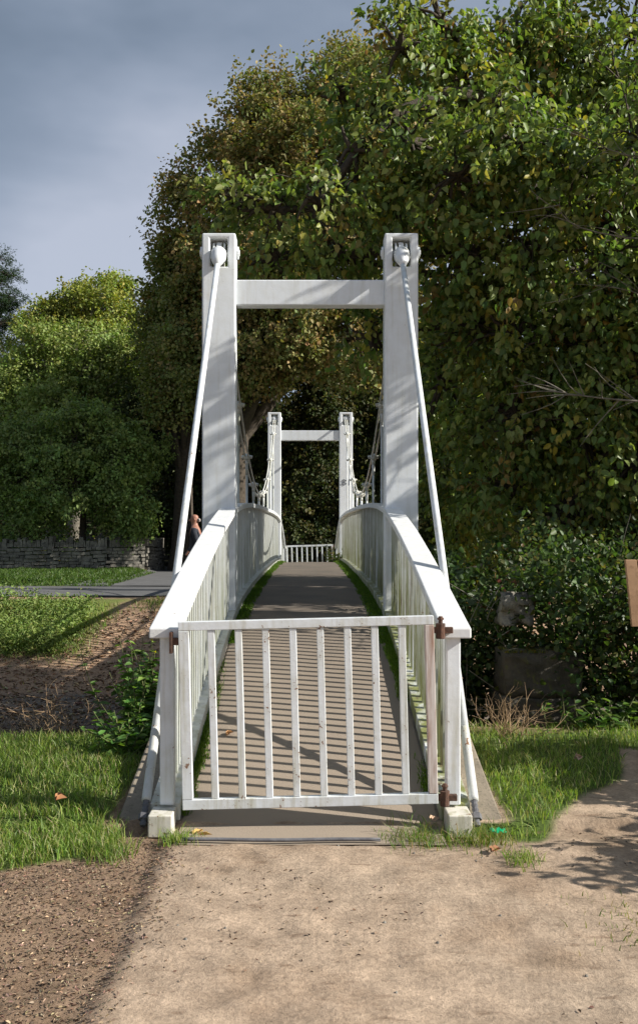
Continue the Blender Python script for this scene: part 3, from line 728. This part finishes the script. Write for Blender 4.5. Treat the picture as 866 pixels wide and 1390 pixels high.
# ------------------------------------------------------------------ bramble bank on the right
def fx(n):
    u = rng.uniform(0, 1, n); x = rng.uniform(1.18, 6.2, n)
    y = 7.3 + .25 * (x < 1.5) + rng.uniform(0, 1, n) ** 1.6 * 2.2
    top = np.interp(x, [1.1, 1.4, 1.9, 2.6, 4, 6], [.75, 1.05, 1.32, 1.35, 1.6, 1.8]) + .12 * np.sin(x * 7) + .3 * (y - 7.3) / 2
    z = rng.uniform(0, 1, n) ** .75 * (top + .3) - .3 + (H(x, y) < -.3) * -.5 * rng.uniform(0, 1, n)
    k = ~((x > 1.42) & (x < 1.95 + .1 * np.sin(z * 20)) & (z < .50 + .06 * np.sin(x * 23)) & (y < 7.75)); y = y - .3 * (x > 1.85)
    return np.stack([x, y, z], 1)[k]
mass('bramble_thicket', ('dense bramble and ivy thicket covering the bank right of the bridge', 'bramble'), 5200, fx, .052, [(.045, .085, .022), (.07, .12, .03), (.10, .15, .04), (.03, .055, .018), (.20, .16, .05), (.20, .06, .03)], [4, 4, 2, 4, 1.1, .2], 12, .075, M['leaf'], .8)
def fx(n):
    x = rng.uniform(.99, 1.3, n); y = rng.uniform(7.6, 12.6, n)
    return np.stack([x, y, rng.uniform(-.6, 1.2, n)], 1)
mass('ivy', ('dark ivy hanging down the bank between bridge and thicket', 'ivy'), 1100, fx, .06, [(.03, .055, .018), (.05, .09, .025)], [1, 1], 12, .08, M['leaf'])
# bramble stems
st = Tubes()
for i in range(90):
    a = np.array([rng.uniform(1.2, 3.2), rng.uniform(7.15, 7.5), rng.uniform(-.05, 1.0)]); b_ = a + np.array([rng.normal(0, .35), rng.uniform(-.12, .2), rng.normal(.05, .35)])
    st.add(curve(a, b_, .06, 7, .08), np.linspace(.0035, .0015, 7), 4)
o = st.build('bramble_stem', M['bark_pale']); tag(o, 'thin pale bramble stems arching out of the thicket', 'bramble stems', kind='stuff')
# old masonry pier in the brambles
def rough_block(name, x0, x1, y0, y1, z0, z1, m_, parent, amp=.02, seg=.06):
    bm = bmesh.new(); bmesh.ops.create_cube(bm, size=1)
    for v in bm.verts: v.co = Vector(((x0 + x1) / 2 + v.co.x * (x1 - x0), (y0 + y1) / 2 + v.co.y * (y1 - y0), (z0 + z1) / 2 + v.co.z * (z1 - z0)))
    bmesh.ops.subdivide_edges(bm, edges=bm.edges, cuts=7, use_grid_fill=True)
    for v in bm.verts:
        p = v.co
        k = float(fbm(p.x * 1.3 + p.z, p.y + p.z * 1.7, 7, 3, 3)); v.co = p + Vector((amp * k, amp * math.sin(k * 9 + p.x * 9), amp * .8 * math.cos(k * 7)))
    me = bpy.data.meshes.new(name); bm.to_mesh(me); bm.free(); return link(name, me, m_, parent, True)
pier = empty('stone_pier', (1.8, 7.3, 0), 'old squared stone pier with a mossy top, half buried in the brambles', 'stone pier')
rough_block('footing', 1.46, 2.10, 7.10, 7.6, -.3, .17, M['stone'], pier); rough_block('shaft', 1.49, 2.08, 7.12, 7.6, .175, .52, M['stone'], pier)
n = 2600; x = rng.uniform(1.49, 2.08, n); y = rng.uniform(7.11, 7.4, n)
v, f, c = blades(x, y, np.full(n, .515), rng.uniform(.01, .03, n), np.full(n, .008), np.full(n, .5), pal([(.16, .15, .02), (.08, .10, .02), (.26, .16, .02)], [3, 4, 1], n))
link('moss', npmesh('moss', v, f, c.clip(0, 1)), M['grass'], pier)
o = rough_block('boulder', 1.50, 1.75, 7.25, 7.55, .73, .95, M['stone_pale'], None, .03); tag(o, 'pale grey stone lying in the brambles above the mossy pier', 'stone')

# ------------------------------------------------------------------ shrub out of frame, added for its shadow on the path
tree('shadow_shrub', 'unseen leafy shrub out of frame on the right, added to cast shade on the path', 'shrub', (3.0, 4.0, 0), (3.0, 4.0, .8), .04,
     [(3.15, 3.9, .62, .42, .4, .38), (3.05, 3.45, .62, .4, .3, .40), (3.3, 2.8, .55, .45, .3, .38), (3.35, 4.9, .7, .45, .5, .42), (3.6, 5.6, 1.0, .5, .4, .55)], 640, 12, .25, .08, lime, [5, 6, 3, 4, .2, .2], M['leaf'], M['bark'], subs=10)

# ------------------------------------------------------------------ grass
def scatter_mask(n, x0, x1, y0, y1, fn):
    x = rng.uniform(x0, x1, n); y = rng.uniform(y0, y1, n); k = rng.uniform(0, 1, n) < fn(x, y); return x[k], y[k]
def grass(name, label, regions, cat='grass'):
    vs, fs, cs = [], [], []; off = 0
    for (n, x0, x1, y0, y1, fn, h0, h1, w, lean, palette, wts, zf) in regions:
        x, y = scatter_mask(n, x0, x1, y0, y1, fn); n_ = len(x)
        if n_ == 0: continue
        cl = 1 + .45 * fbm(x, y, 4, 3, 8)
        v, f, c = blades(x, y, zf(x, y) - .004, rng.uniform(h0, h1, n_) * cl.clip(.35, 1.8), np.full(n_, w) * rng.uniform(.7, 1.3, n_), rng.uniform(.15, lean, n_), pal(palette, wts, n_, .3))
        vs.append(v); fs.append(f + off); cs.append(c); off += len(v)
    o = link(name, npmesh(name, np.concatenate(vs), np.concatenate(fs), np.concatenate(cs).clip(.005, .9)), M['grass'])
    return tag(o, label, cat, kind='stuff')
gw = [4, 5, 3, 3, 2.5]
grass('lawn_grass', 'short bright grass left of the bridge foot', [(52000, -3.4, -.8, 4.0, 6.9, lambda x, y: in_lawn_left(x, y) * (.75 + .5 * fbm(x, y, 2.5, 3, 3)), .035, .085, .005, .9, GP, gw, H),
      (9000, -2.4, -.7, 3.9, 4.7, lambda x, y: in_lawn_left(x, y - .12) * .5, .03, .07, .005, 1.0, GP, [3, 4, 3, 3, 2], H)])
grass('lawn_grass', 'short bright grass right of the bridge foot', [(48000, .9, 4.2, 4.3, 8.0, lambda x, y: in_lawn_right(x, y) * (.55 + .9 * fbm(x, y, 2.8, 3, 4)), .03, .085, .005, .9, GP, gw, H)])
def spot(cx, cy, r): return lambda x, y: np.exp(-(((x - cx) ** 2 + (y - cy) ** 2) / (r * r)))
dryG = [(.22, .22, .07), (.12, .19, .035), (.30, .24, .12)]
grass('grass_tuft', 'ragged grass tufts sprouting round the feet of the railing posts', [
      (2600, .3, .75, 4.2, 4.75, spot(.52, 4.46, .13), .03, .09, .004, 1.1, dryG + [(.12, .22, .03)], [2, 4, 2, 4], H),
      (1700, .6, 1.05, 4.15, 4.75, spot(.80, 4.40, .12), .03, .09, .004, 1.1, dryG, [2, 4, 2], H),
      (1100, -.72, -.5, 4.3, 4.6, spot(-.62, 4.42, .07), .03, .08, .004, 1.0, GP, gw, H),
      (1800, -1.1, -.8, 4.1, 4.5, spot(-.93, 4.28, .10), .03, .08, .004, 1.0, GP, gw, H),
      (700, .85, 1.05, 3.95, 4.3, spot(.93, 4.12, .07), .03, .07, .004, 1.0, GP, gw, H),
      (900, .9, 1.6, 3.2, 3.8, spot(1.25, 3.45, .2), .02, .05, .004, 1.0, dryG, [2, 4, 2], H)])
dzf = lambda x, y: DZ(y) + .004
MS = [(.075, .15, .012), (.11, .20, .015), (.16, .24, .03)]
mo = grass('moss', 'bright green moss and grass along both kerbs of the bridge deck', [
      (16000, .50, .652, 4.9, 7.6, lambda x, y: sst(.56, .64, x + .03 * fbm(x, y, 7, 3, 2)) * sst(-.2, .3, fbm(x, y, 2.3, 3, 1)), .015, .05, .005, .8, MS, [2, 3, 2], dzf),
      (16000, -.652, -.50, 4.7, 7.6, lambda x, y: sst(.58, .64, -x + .03 * fbm(x, y, 7, 3, 3)) * sst(-.2, .3, fbm(x, y, 2.3, 3, 4)), .015, .05, .005, .8, MS, [2, 3, 2], dzf),
      (34000, .44, .652, 7.4, 21, lambda x, y: sst(.50, .60, x + .03 * fbm(x, y, 5, 3, 2)), .012, .04, .008, .8, MS, [3, 3, 1], dzf),
      (30000, -.652, -.44, 7.4, 21, lambda x, y: sst(.53, .62, -x + .03 * fbm(x, y, 5, 3, 3)), .012, .04, .008, .8, MS, [3, 3, 1], dzf)], 'moss')
grass('verge_grass', 'mown grass verge between the road and the left stone wall', [(42000, -16, -5.0, 23.2, 30.3, lambda x, y: .9 + 0 * x, .05, .13, .03, .9, [(.06, .11, .02), (.09, .15, .03)], [1, 1], H)])
grass('bank_grass', 'pale tall grass and weeds on the far bank of the brook', [
      (30000, -9, -2.6, 13.8, 18.2, lambda x, y: np.clip(sst(15.0, 15.8, y + .6 * fbm(x, y, 1.2, 3, 12)) * sst(3.5, 4.2, -x + .4 * fbm(x, y, 1, 3, 13)), 0, 1), .04, .12, .012, .8, [(.24, .32, .08), (.32, .38, .12), (.40, .38, .20), (.15, .22, .05)], [4, 3, 2, 3], H),
      (4000, -3.5, -1.0, 17.5, 20, spot(-2.6, 18.4, .8), .05, .12, .012, .8, [(.14, .20, .04), (.2, .2, .08)], [3, 1], H),
      (5000, -7, -1.2, 8, 20, lambda x, y: .15 * (fbm(x, y, 2, 3, 2) > .3), .04, .14, .01, 1.0, dryG, [1, 1, 3], H)])
def fx(n):
    x = rng.uniform(-8, -4.0, n); y = rng.uniform(15.2, 17.2, n); k = fbm(x, y, 1.3, 3, 5) > .0
    x, y = x[k], y[k]; return np.stack([x, y, H(x, y) + rng.uniform(0, 1, len(x)) * (.42 + .2 * fbm(x, y, 2, 2, 9))], 1)
mass('bank_weeds', ('leafy mugwort and nettle clumps in the grass of the far bank', 'weeds'), 2600, fx, .06, [(.19, .27, .07), (.28, .35, .10), (.11, .17, .04)], [3, 3, 2], 12, .09, None, .5)

# weedy plant hard against the left edge of the ramp
def plant(name, label, cat, base, n_st, hmin, hmax, spr, ll, palette, wts, per=14, flowers=0, wd=.6, droop=.3, group=None):
    root = empty(name, base, label, cat, group); tb = Tubes(); PT, DD, NN, SZ = [], [], [], []; fl = []
    for i in range(n_st):
        a = np.array(base) + np.array([rng.normal(0, spr[0] * .6), rng.normal(0, spr[1] * .6), -.03])
        h = rng.uniform(hmin, hmax); b_ = a + np.array([rng.normal(0, .15), rng.normal(0, .12), h])
        c0 = curve(a, b_, .04, 6); tb.add(c0, np.linspace(.006, .002, 6), 4)
        for k in range(per):
            t = rng.uniform(.12, 1); j = t * 5; s = c0[int(j)] + (c0[min(int(j) + 1, 5)] - c0[int(j)]) * (j - int(j))
            w = rng.uniform(0, 6.28); d_ = np.array([math.cos(w), math.sin(w), rng.uniform(-.3, .6) - droop * .5])
            PT.append(s); DD.append(d_); NN.append(np.array([0, 0, 1]) + rng.normal(0, .3, 3)); SZ.append(ll * (1.3 - .7 * t) * rng.uniform(.7, 1.2))
        if i < flowers: fl.append(b_)
    v, f = leaf_geo(np.array(PT), np.array(DD), np.array(NN), np.array(SZ), np.array(SZ) * wd)
    link('foliage', npmesh('foliage', v, f, np.repeat(pal(palette, wts, len(PT), .25).clip(.01, .8), 6, 0)), M['leaf'], root)
    tb.build('stem', M['stemgreen'], root)
    for q in fl:
        dd = rng.normal(0, 1, (14, 3)) + np.array([0, 0, .8]); v, f = leaf_geo(np.tile(q, (14, 1)), dd, rng.normal(0, 1, (14, 3)), np.full(14, .012), np.full(14, .008))
        link('flower', npmesh('flower', v, f, np.tile((.75, .62, .03), (len(v), 1))), M['leaf'], root)
    return root
M['stemgreen'] = simple('green_stem', (.10, .15, .04), (.15, .14, .06), 20)
WG = [(.09, .18, .04), (.14, .25, .055), (.22, .34, .08), (.07, .13, .03)]
plant('weed_plant', 'bushy green weed with small yellow flowers growing against the left side of the ramp', 'weed', (-1.20, 6.7, .0), 44, .25, .72, (.11, .30), .10, WG, [3, 4, 3, 2], 16, flowers=7)
plant('weed_plant', 'low broad leaved weed clump on the left between the lawn and the ramp wall', 'weed', (-1.17, 6.0, .02), 34, .10, .34, (.09, .22), .085, WG, [3, 4, 3, 2], 14)
plant('weed_plant', 'low dock plant in the shaded grass in front of the mossy pier', 'weed', (2.15, 6.75, .0), 16, .12, .30, (.25, .10), .10, WG, [3, 3, 1, 3], 10)
plant('bramble_plant', 'small sprawling bramble at the far right corner of the bridge deck', 'bramble', (.58, 20.6, .72), 22, .15, .42, (.16, .2), .09, [(.06, .10, .03), (.11, .14, .04), (.2, .15, .05)], [3, 3, 1], 14)
# dead twiggy clumps
def twigs(name, label, base, n, L, m_, group, updir=(0, 0, 1), spread=.9, sx=.08):
    sx = min(sx, .13)
    tb = Tubes()
    for i in range(n):
        a = np.array(base) + rng.normal(0, 1, 3) * np.array([sx, sx, 0]); d_ = unit(np.array(updir) + rng.normal(0, spread, 3)); d_[2] = abs(d_[2])
        l = L * rng.uniform(.5, 1.2); c0 = curve(a, a + d_ * l, l * .14, 7, -.05 * l); tb.add(c0, np.linspace(.0032, .0012, 7), 4)
        for k in range(3):
            s = c0[rng.integers(2, 6)]; tb.add(curve(s, s + unit(d_ + rng.normal(0, .8, 3)) * l * .35, l * .05, 4), np.linspace(.0018, .0008, 4), 3)
    return tag(tb.build(name, m_), label, 'dead plant', group)
M['straw'] = simple('dry_straw', (.40, .28, .16), (.26, .17, .10), 20)
twigs('dead_weed', 'tangle of dry brown stems in front of the mossy stone pier', (1.42, 6.55, .02), 34, .34, M['straw'], 'tangles of dead stems', sx=.07)
twigs('dead_weed', 'thin bare pale stems standing on the brook edge left of the bridge', (-1.75, 6.75, -.05), 26, .42, M['straw'], 'tangles of dead stems', sx=.16)
twigs('dead_weed', 'low heap of dark dead stems along the top of the left brook bank', (-1.95, 6.5, .0), 60, .28, M['bark'], 'tangles of dead stems', spread=1.6, sx=.22)

# ------------------------------------------------------------------ litter on the ground
def chips(name, label, cat, n, fn, size, palette, wts, flat=.3):
    x, y = fn(n); n = len(x); z = H(x, y) + .003
    D = rng.normal(0, 1, (n, 3)) * np.array([1, 1, flat]); Nn = rng.normal(0, .35, (n, 3)) + np.array([0, 0, 1])
    sz = size * rng.uniform(.4, 1.4, n)
    v, f = leaf_geo(np.stack([x, y, z], 1), D, Nn, sz, sz * rng.uniform(.15, .6, n), .2)
    o = link(name, npmesh(name, v, f, np.repeat(pal(palette, wts, n, .35).clip(.01, .8), 6, 0)), M['dry']); return tag(o, label, cat, kind='stuff')
def mulch_xy(n):
    x = rng.uniform(-2.2, -.45, n); y = rng.uniform(2.6, 4.55, n); k = (in_lawn_left(x, y) < .5) & (x + .07 * fbm(x, y, 5, 4, 10) < -.60 + .05 * rng.normal(0, 1, n)); return x[k], y[k]
chips('bark_mulch', 'scattered wood chips, twigs and straw on the dark earth left of the path', 'mulch', 17000, mulch_xy, .014, [(.22, .15, .10), (.29, .20, .135), (.42, .32, .21), (.14, .10, .07)], [4, 4, 1.4, 1.6])
def soil_xy(n):
    x = rng.uniform(-6.5, -1.1, n); y = rng.uniform(8.3, 17.5, n); return x, y
chips('bank_debris', 'dead stalks and leaves strewn over the bare far bank', 'debris', 14000, soil_xy, .07, [(.30, .20, .12), (.46, .34, .22), (.17, .11, .07)], [3, 3, 2])
def path_xy(n):
    x = rng.uniform(-.6, 2.2, n); y = 2.7 + rng.uniform(0, 1, n) ** .8 * 2.2; k = (fbm(x, y, 3, 3, 3) > .1) & (y < 4.6); return x[k], y[k]
chips('path_debris', 'fine twigs and crumbs of leaf on the sandy path', 'debris', 1500, path_xy, .014, [(.16, .10, .06), (.3, .22, .14), (.09, .06, .045)], [3, 2, 3])
# pebbles
pb = MB()
for i in range(150):
    if i < 34: x, y = rng.uniform(-.5, 1.9), rng.uniform(2.8, 4.4); r = rng.uniform(.003, .008)
    else: x, y = rng.uniform(-6, -1.2), rng.uniform(9, 14); r = rng.uniform(.015, .05)
    z = float(H(x, y)); vv = []; 
    for k in range(6):
        w = k * math.pi / 3; q = r * rng.uniform(.8, 1.2); vv += [(x + q * math.cos(w), y + q * math.sin(w), z - r * .2), (x + q * .6 * math.cos(w), y + q * .6 * math.sin(w), z + r * .7)]
    ff = [tuple(((2 * k) % 12, (2 * k + 2) % 12, (2 * k + 3) % 12, (2 * k + 1) % 12)) for k in range(6)] + [(1, 3, 5, 7, 9, 11)]
    pb.raw(vv, ff)
tag(pb.build('pebble', M['stone_pale'], smooth=True), 'small grey stones on the path and the gravelly brook side', 'gravel', kind='stuff')
# fallen leaves large enough to point at
FL = [((365 - 0, 1137), .075, (.55, .36, .12), 'curled yellow leaf on the threshold just right of the left railing foot', (264, 1131)),
      (None, .05, (.45, .24, .10), 'small tan leaf on the ramp behind the second bar of the near gate', (306, 966)),
      (None, .045, (.50, .33, .22), 'pale brown leaf in the tuft under the right end of the gate', (585, 1122)),
      (None, .06, (.42, .20, .09), 'rusty leaf lying in the left lawn', (76, 1115)),
      (None, .05, (.28, .13, .06), 'brown leaf on the path below the right railing foot', (668, 1158)),
      (None, .06, (.45, .30, .2), 'pinkish dead leaf in the right lawn', (780, 1052))]
for _, sz, colr, lab, (px, py) in FL:
    Yq = 1.47 * F / (py - VY)
    if 'ramp' in lab: Yq = 5.6
    x = (px - VX) / F * Yq
    z = float(H(x, Yq)) + (.012 if 'ramp' not in lab else 0)
    if 'ramp' in lab: z = EYE - (py - VY) / F * Yq; z = float(DZ(Yq)) + .012; x = (px - VX) / F * Yq
    if 'lawn' in lab or 'tuft' in lab: z += .05
    k = 3; dd = np.array([[math.cos(a), math.sin(a), .25] for a in rng.uniform(0, 1.2, k)])
    v, f = leaf_geo(np.tile((x, Yq, z), (k, 1)) + rng.normal(0, .008, (k, 3)) * np.array([1, 1, .3]), dd, np.array([[0, 0, 1.]] * k) + rng.normal(0, .5, (k, 3)), np.full(k, sz), np.full(k, sz * .7), .25)
    o = link('fallen_leaf', npmesh('fallen_leaf', v, f, np.tile(colr, (len(v), 1))), M['dry']); tag(o, lab, 'leaf', 'fallen leaves')
# joint strip at the foot of the ramp
mb = MB(); mb.tube([(x, 4.37 + .006 * math.sin(x * 9), .006) for x in np.linspace(-.60, .33, 20)], .009, 6)
tag(mb.build('joint_strip', M['tar'], smooth=True), 'grey rubber strip across the foot of the ramp', 'strip')
# green scrap
bm = bmesh.new(); bmesh.ops.create_grid(bm, x_segments=5, y_segments=3, size=.5)
cx, cy = (676 - VX) / F * 4.52, 4.52
for v in bm.verts: v.co = Vector((cx + v.co.x * .075, cy + v.co.y * .055, float(H(cx, cy)) + .035 + .008 * math.sin(v.co.x * 13) + .006 * math.cos(v.co.y * 11)))
me = bpy.data.meshes.new('plastic_scrap'); bm.to_mesh(me); bm.free()
o = link('plastic_scrap', me, M['green_plastic'], smooth=True); mo_ = o.modifiers.new('s', 'SOLIDIFY'); mo_.thickness = .003
tag(o, 'bright green plastic scrap on the earth right of the bridge foot', 'litter')

# timber board at the right edge
bd = empty('timber_sign', (2.95, 6.75, 0), 'leaning bare timber board cut off by the right edge of the picture', 'sign board')
def slab(mbx, A, y, th):
    mbx.raw([(a, y, z) for a, z in A] + [(a, y + th, z) for a, z in A], [(0, 1, 2, 3), (7, 6, 5, 4), (0, 4, 5, 1), (1, 5, 6, 2), (2, 6, 7, 3), (3, 7, 4, 0)])
def pz(x, y, Y=6.7): q = P(x, y, Y); return (q[0], q[2])
mb = MB(); slab(mb, [pz(858, 851), pz(877, 851), pz(864, 760), pz(849, 760)], 6.70, .03); mb.build('plank', M['timber'], bd, bevel=.003)
mb = MB(); slab(mb, [pz(878, 851), pz(960, 851), pz(947, 760), pz(865.5, 760)], 6.70, .03); mb.build('plank', M['timber'], bd, bevel=.003)
mb = MB(); mb.box(2.62, 2.70, 6.74, 6.82, -.1, 1.15); mb.build('post', M['timber'], bd, bevel=.003)

# ------------------------------------------------------------------ walking man beyond the bridge
def skin_body(name, joints, edges, m_, parent, root=0, sub=2):
    me = bpy.data.meshes.new(name); me.from_pydata([j[:3] for j in joints], edges, [])
    o = link(name, me, m_, parent)
    md = o.modifiers.new('skin', 'SKIN'); md.use_smooth_shade = True
    sv = me.skin_vertices[0].data
    for i, j in enumerate(joints): sv[i].radius = (j[3], j[4] if len(j) > 4 else j[3]); sv[i].use_root = (i == root)
    sm = o.modifiers.new('sub', 'SUBSURF'); sm.levels = sub; sm.render_levels = sub
    return o
px_, py_ = -2.40, 19.6; g0 = float(H(px_, py_)) + .02
man = empty('person', (px_, py_, g0), 'balding man in a dark navy jacket walking along the road beyond the left railing', 'person')
def W(x, y, z): return (px_ + x, py_ + y, g0 + z)
# faces left (-x)
J = [(*W(0, 0, .92), .13), (*W(0, 0, 1.12), .125), (*W(-.01, 0, 1.32), .14), (*W(-.01, 0, 1.42), .07), (*W(-.03, 0, 1.50), .055),
     (*W(-.03, -.17, 1.37), .05), (*W(.06, -.22, 1.10), .042), (*W(-.06, -.24, .86), .034), (*W(-.10, -.24, .78), .03),
     (*W(-.03, .17, 1.37), .05), (*W(-.06, .22, 1.10), .042), (*W(-.20, .22, .90), .034), (*W(-.25, .22, .84), .03),
     (*W(0, -.09, .86), .085), (*W(-.14, -.09, .48), .06), (*W(-.20, -.09, .09), .042), (*W(-.33, -.09, .05), .035),
     (*W(0, .09, .86), .085), (*W(.06, .09, .48), .06), (*W(.22, .09, .12), .042), (*W(.14, .09, .04), .035),
     (*W(-.035, 0, 1.56), .075, .085), (*W(-.03, 0, 1.66), .082, .095), (*W(-.025, 0, 1.715), .055)]
E = [(0, 1), (1, 2), (2, 3), (3, 4), (3, 5), (5, 6), (6, 7), (7, 8), (3, 9), (9, 10), (10, 11), (11, 12), (0, 13), (13, 14), (14, 15), (15, 16), (0, 17), (17, 18), (18, 19), (19, 20), (4, 21), (21, 22), (22, 23)]
skin_body('body', J, E, M['skin'], man)
JJ = [(*W(0, 0, .82), .155, .15), (*W(0, 0, 1.12), .145, .15), (*W(-.01, 0, 1.34), .155, .17), (*W(-.015, 0, 1.44), .075),
      (*W(-.03, -.18, 1.38), .068), (*W(.06, -.225, 1.10), .058), (*W(-.055, -.24, .88), .05), (*W(-.03, .18, 1.38), .068), (*W(-.06, .225, 1.10), .058), (*W(-.19, .225, .92), .05)]
skin_body('jacket', JJ, [(0, 1), (1, 2), (2, 3), (2, 4), (4, 5), (5, 6), (2, 7), (7, 8), (8, 9)], M['jacket'], man)
JT = [(*W(0, 0, .90), .14), (*W(0, -.09, .82), .10), (*W(-.14, -.09, .48), .075), (*W(-.20, -.09, .10), .065), (*W(0, .09, .82), .10), (*W(.06, .09, .48), .075), (*W(.21, .09, .14), .065)]
skin_body('trousers', JT, [(0, 1), (1, 2), (2, 3), (0, 4), (4, 5), (5, 6)], M['trousers'], man)
for (x, y, z) in ((-.25, -.09, .045), (.17, .09, .05)):
    skin_body('shoe', [(*W(x + .08, y, z + .01), .045), (*W(x, y, z), .045), (*W(x - .10, y, z - .005), .035)], [(0, 1), (1, 2)], M['shoe'], man)
skin_body('hair', [(*W(.05, -.055, 1.59), .035), (*W(.075, 0, 1.60), .045), (*W(.05, .055, 1.59), .035)], [(0, 1), (1, 2)], M['hair'], man, 1)
mb = MB()
mb.tube([W(-.115, 0, 1.62), W(-.145, 0, 1.585), W(-.11, 0, 1.575)], [.012, .018, .012], 6)
for q in (-1, 1): mb.tube([W(-.02, q * .088, 1.63), W(-.015, q * .10, 1.60), W(-.02, q * .088, 1.57)], [.012, .018, .010], 6)
mb.build('face', M['skin'], man, smooth=True)

# ------------------------------------------------------------------ camera, sun, sky
cd = bpy.data.cameras.new('camera'); co = bpy.data.objects.new('camera', cd); COL.objects.link(co)
co.location = (0, 0, EYE); co.rotation_euler = (math.radians(90), 0, 0)
cd.sensor_fit = 'HORIZONTAL'; cd.sensor_width = 36; cd.lens = F / 866 * 36; cd.clip_end = 3000; cd.clip_start = .05
cd.shift_x = (433 - VX) / 866; cd.shift_y = (VY - 695) / 866
S.camera = co
EL = math.radians(31); dirx, diry = 1.0, -.20            # towards the sun
az = math.atan2(dirx, diry)                               # clockwise from +Y
sd = Vector((math.sin(az) * math.cos(EL), math.cos(az) * math.cos(EL), math.sin(EL)))
sl = bpy.data.lights.new('sun', 'SUN'); sl.energy = 5.0; sl.angle = math.radians(.53); sl.color = (1.0, .945, .86)
so = bpy.data.objects.new('sun', sl); COL.objects.link(so); so.rotation_euler = sd.to_track_quat('Z', 'Y').to_euler(); so.location = (10, 0, 10)
w = bpy.data.worlds.new('World'); S.world = w; w.use_nodes = True; nt = w.node_tree
bg = nt.nodes['Background']; bg.inputs['Strength'].default_value = .105
sky = N(nt, 'ShaderNodeTexSky'); sky.sky_type = 'NISHITA'; sky.sun_disc = False; sky.sun_elevation = EL; sky.sun_rotation = az
tc = N(nt, 'ShaderNodeTexCoord')
cl = noise(nt, 2.1, 5, tc.outputs['Generated'], (1, 1, 2.2), .5); cl2 = noise(nt, .9, 3, tc.outputs['Generated'], (1, 1, 2.0), .5)
k = mth(nt, 'MULTIPLY', mth(nt, 'ADD', cl, cl2), .5)
cc = ramp(nt, [(.40, (.88, 1.15, 1.52)), (.47, (1.45, 1.78, 2.3)), (.54, (2.15, 2.48, 3.1)), (.62, (3.2, 3.45, 4.1))], k).outputs[0]
nt.links.new(mixc(nt, .88, sky.outputs[0], cc), bg.inputs['Color'])
S.view_settings.view_transform = 'Standard'; S.view_settings.look = 'None'; S.view_settings.gamma = 1; S.view_settings.use_curve_mapping = False
S.view_settings.exposure = .62
S.render.engine = 'CYCLES'
S.cycles.max_bounces = 6; S.cycles.transparent_max_bounces = 8; S.cycles.diffuse_bounces = 3; S.cycles.glossy_bounces = 2; S.cycles.transmission_bounces = 3
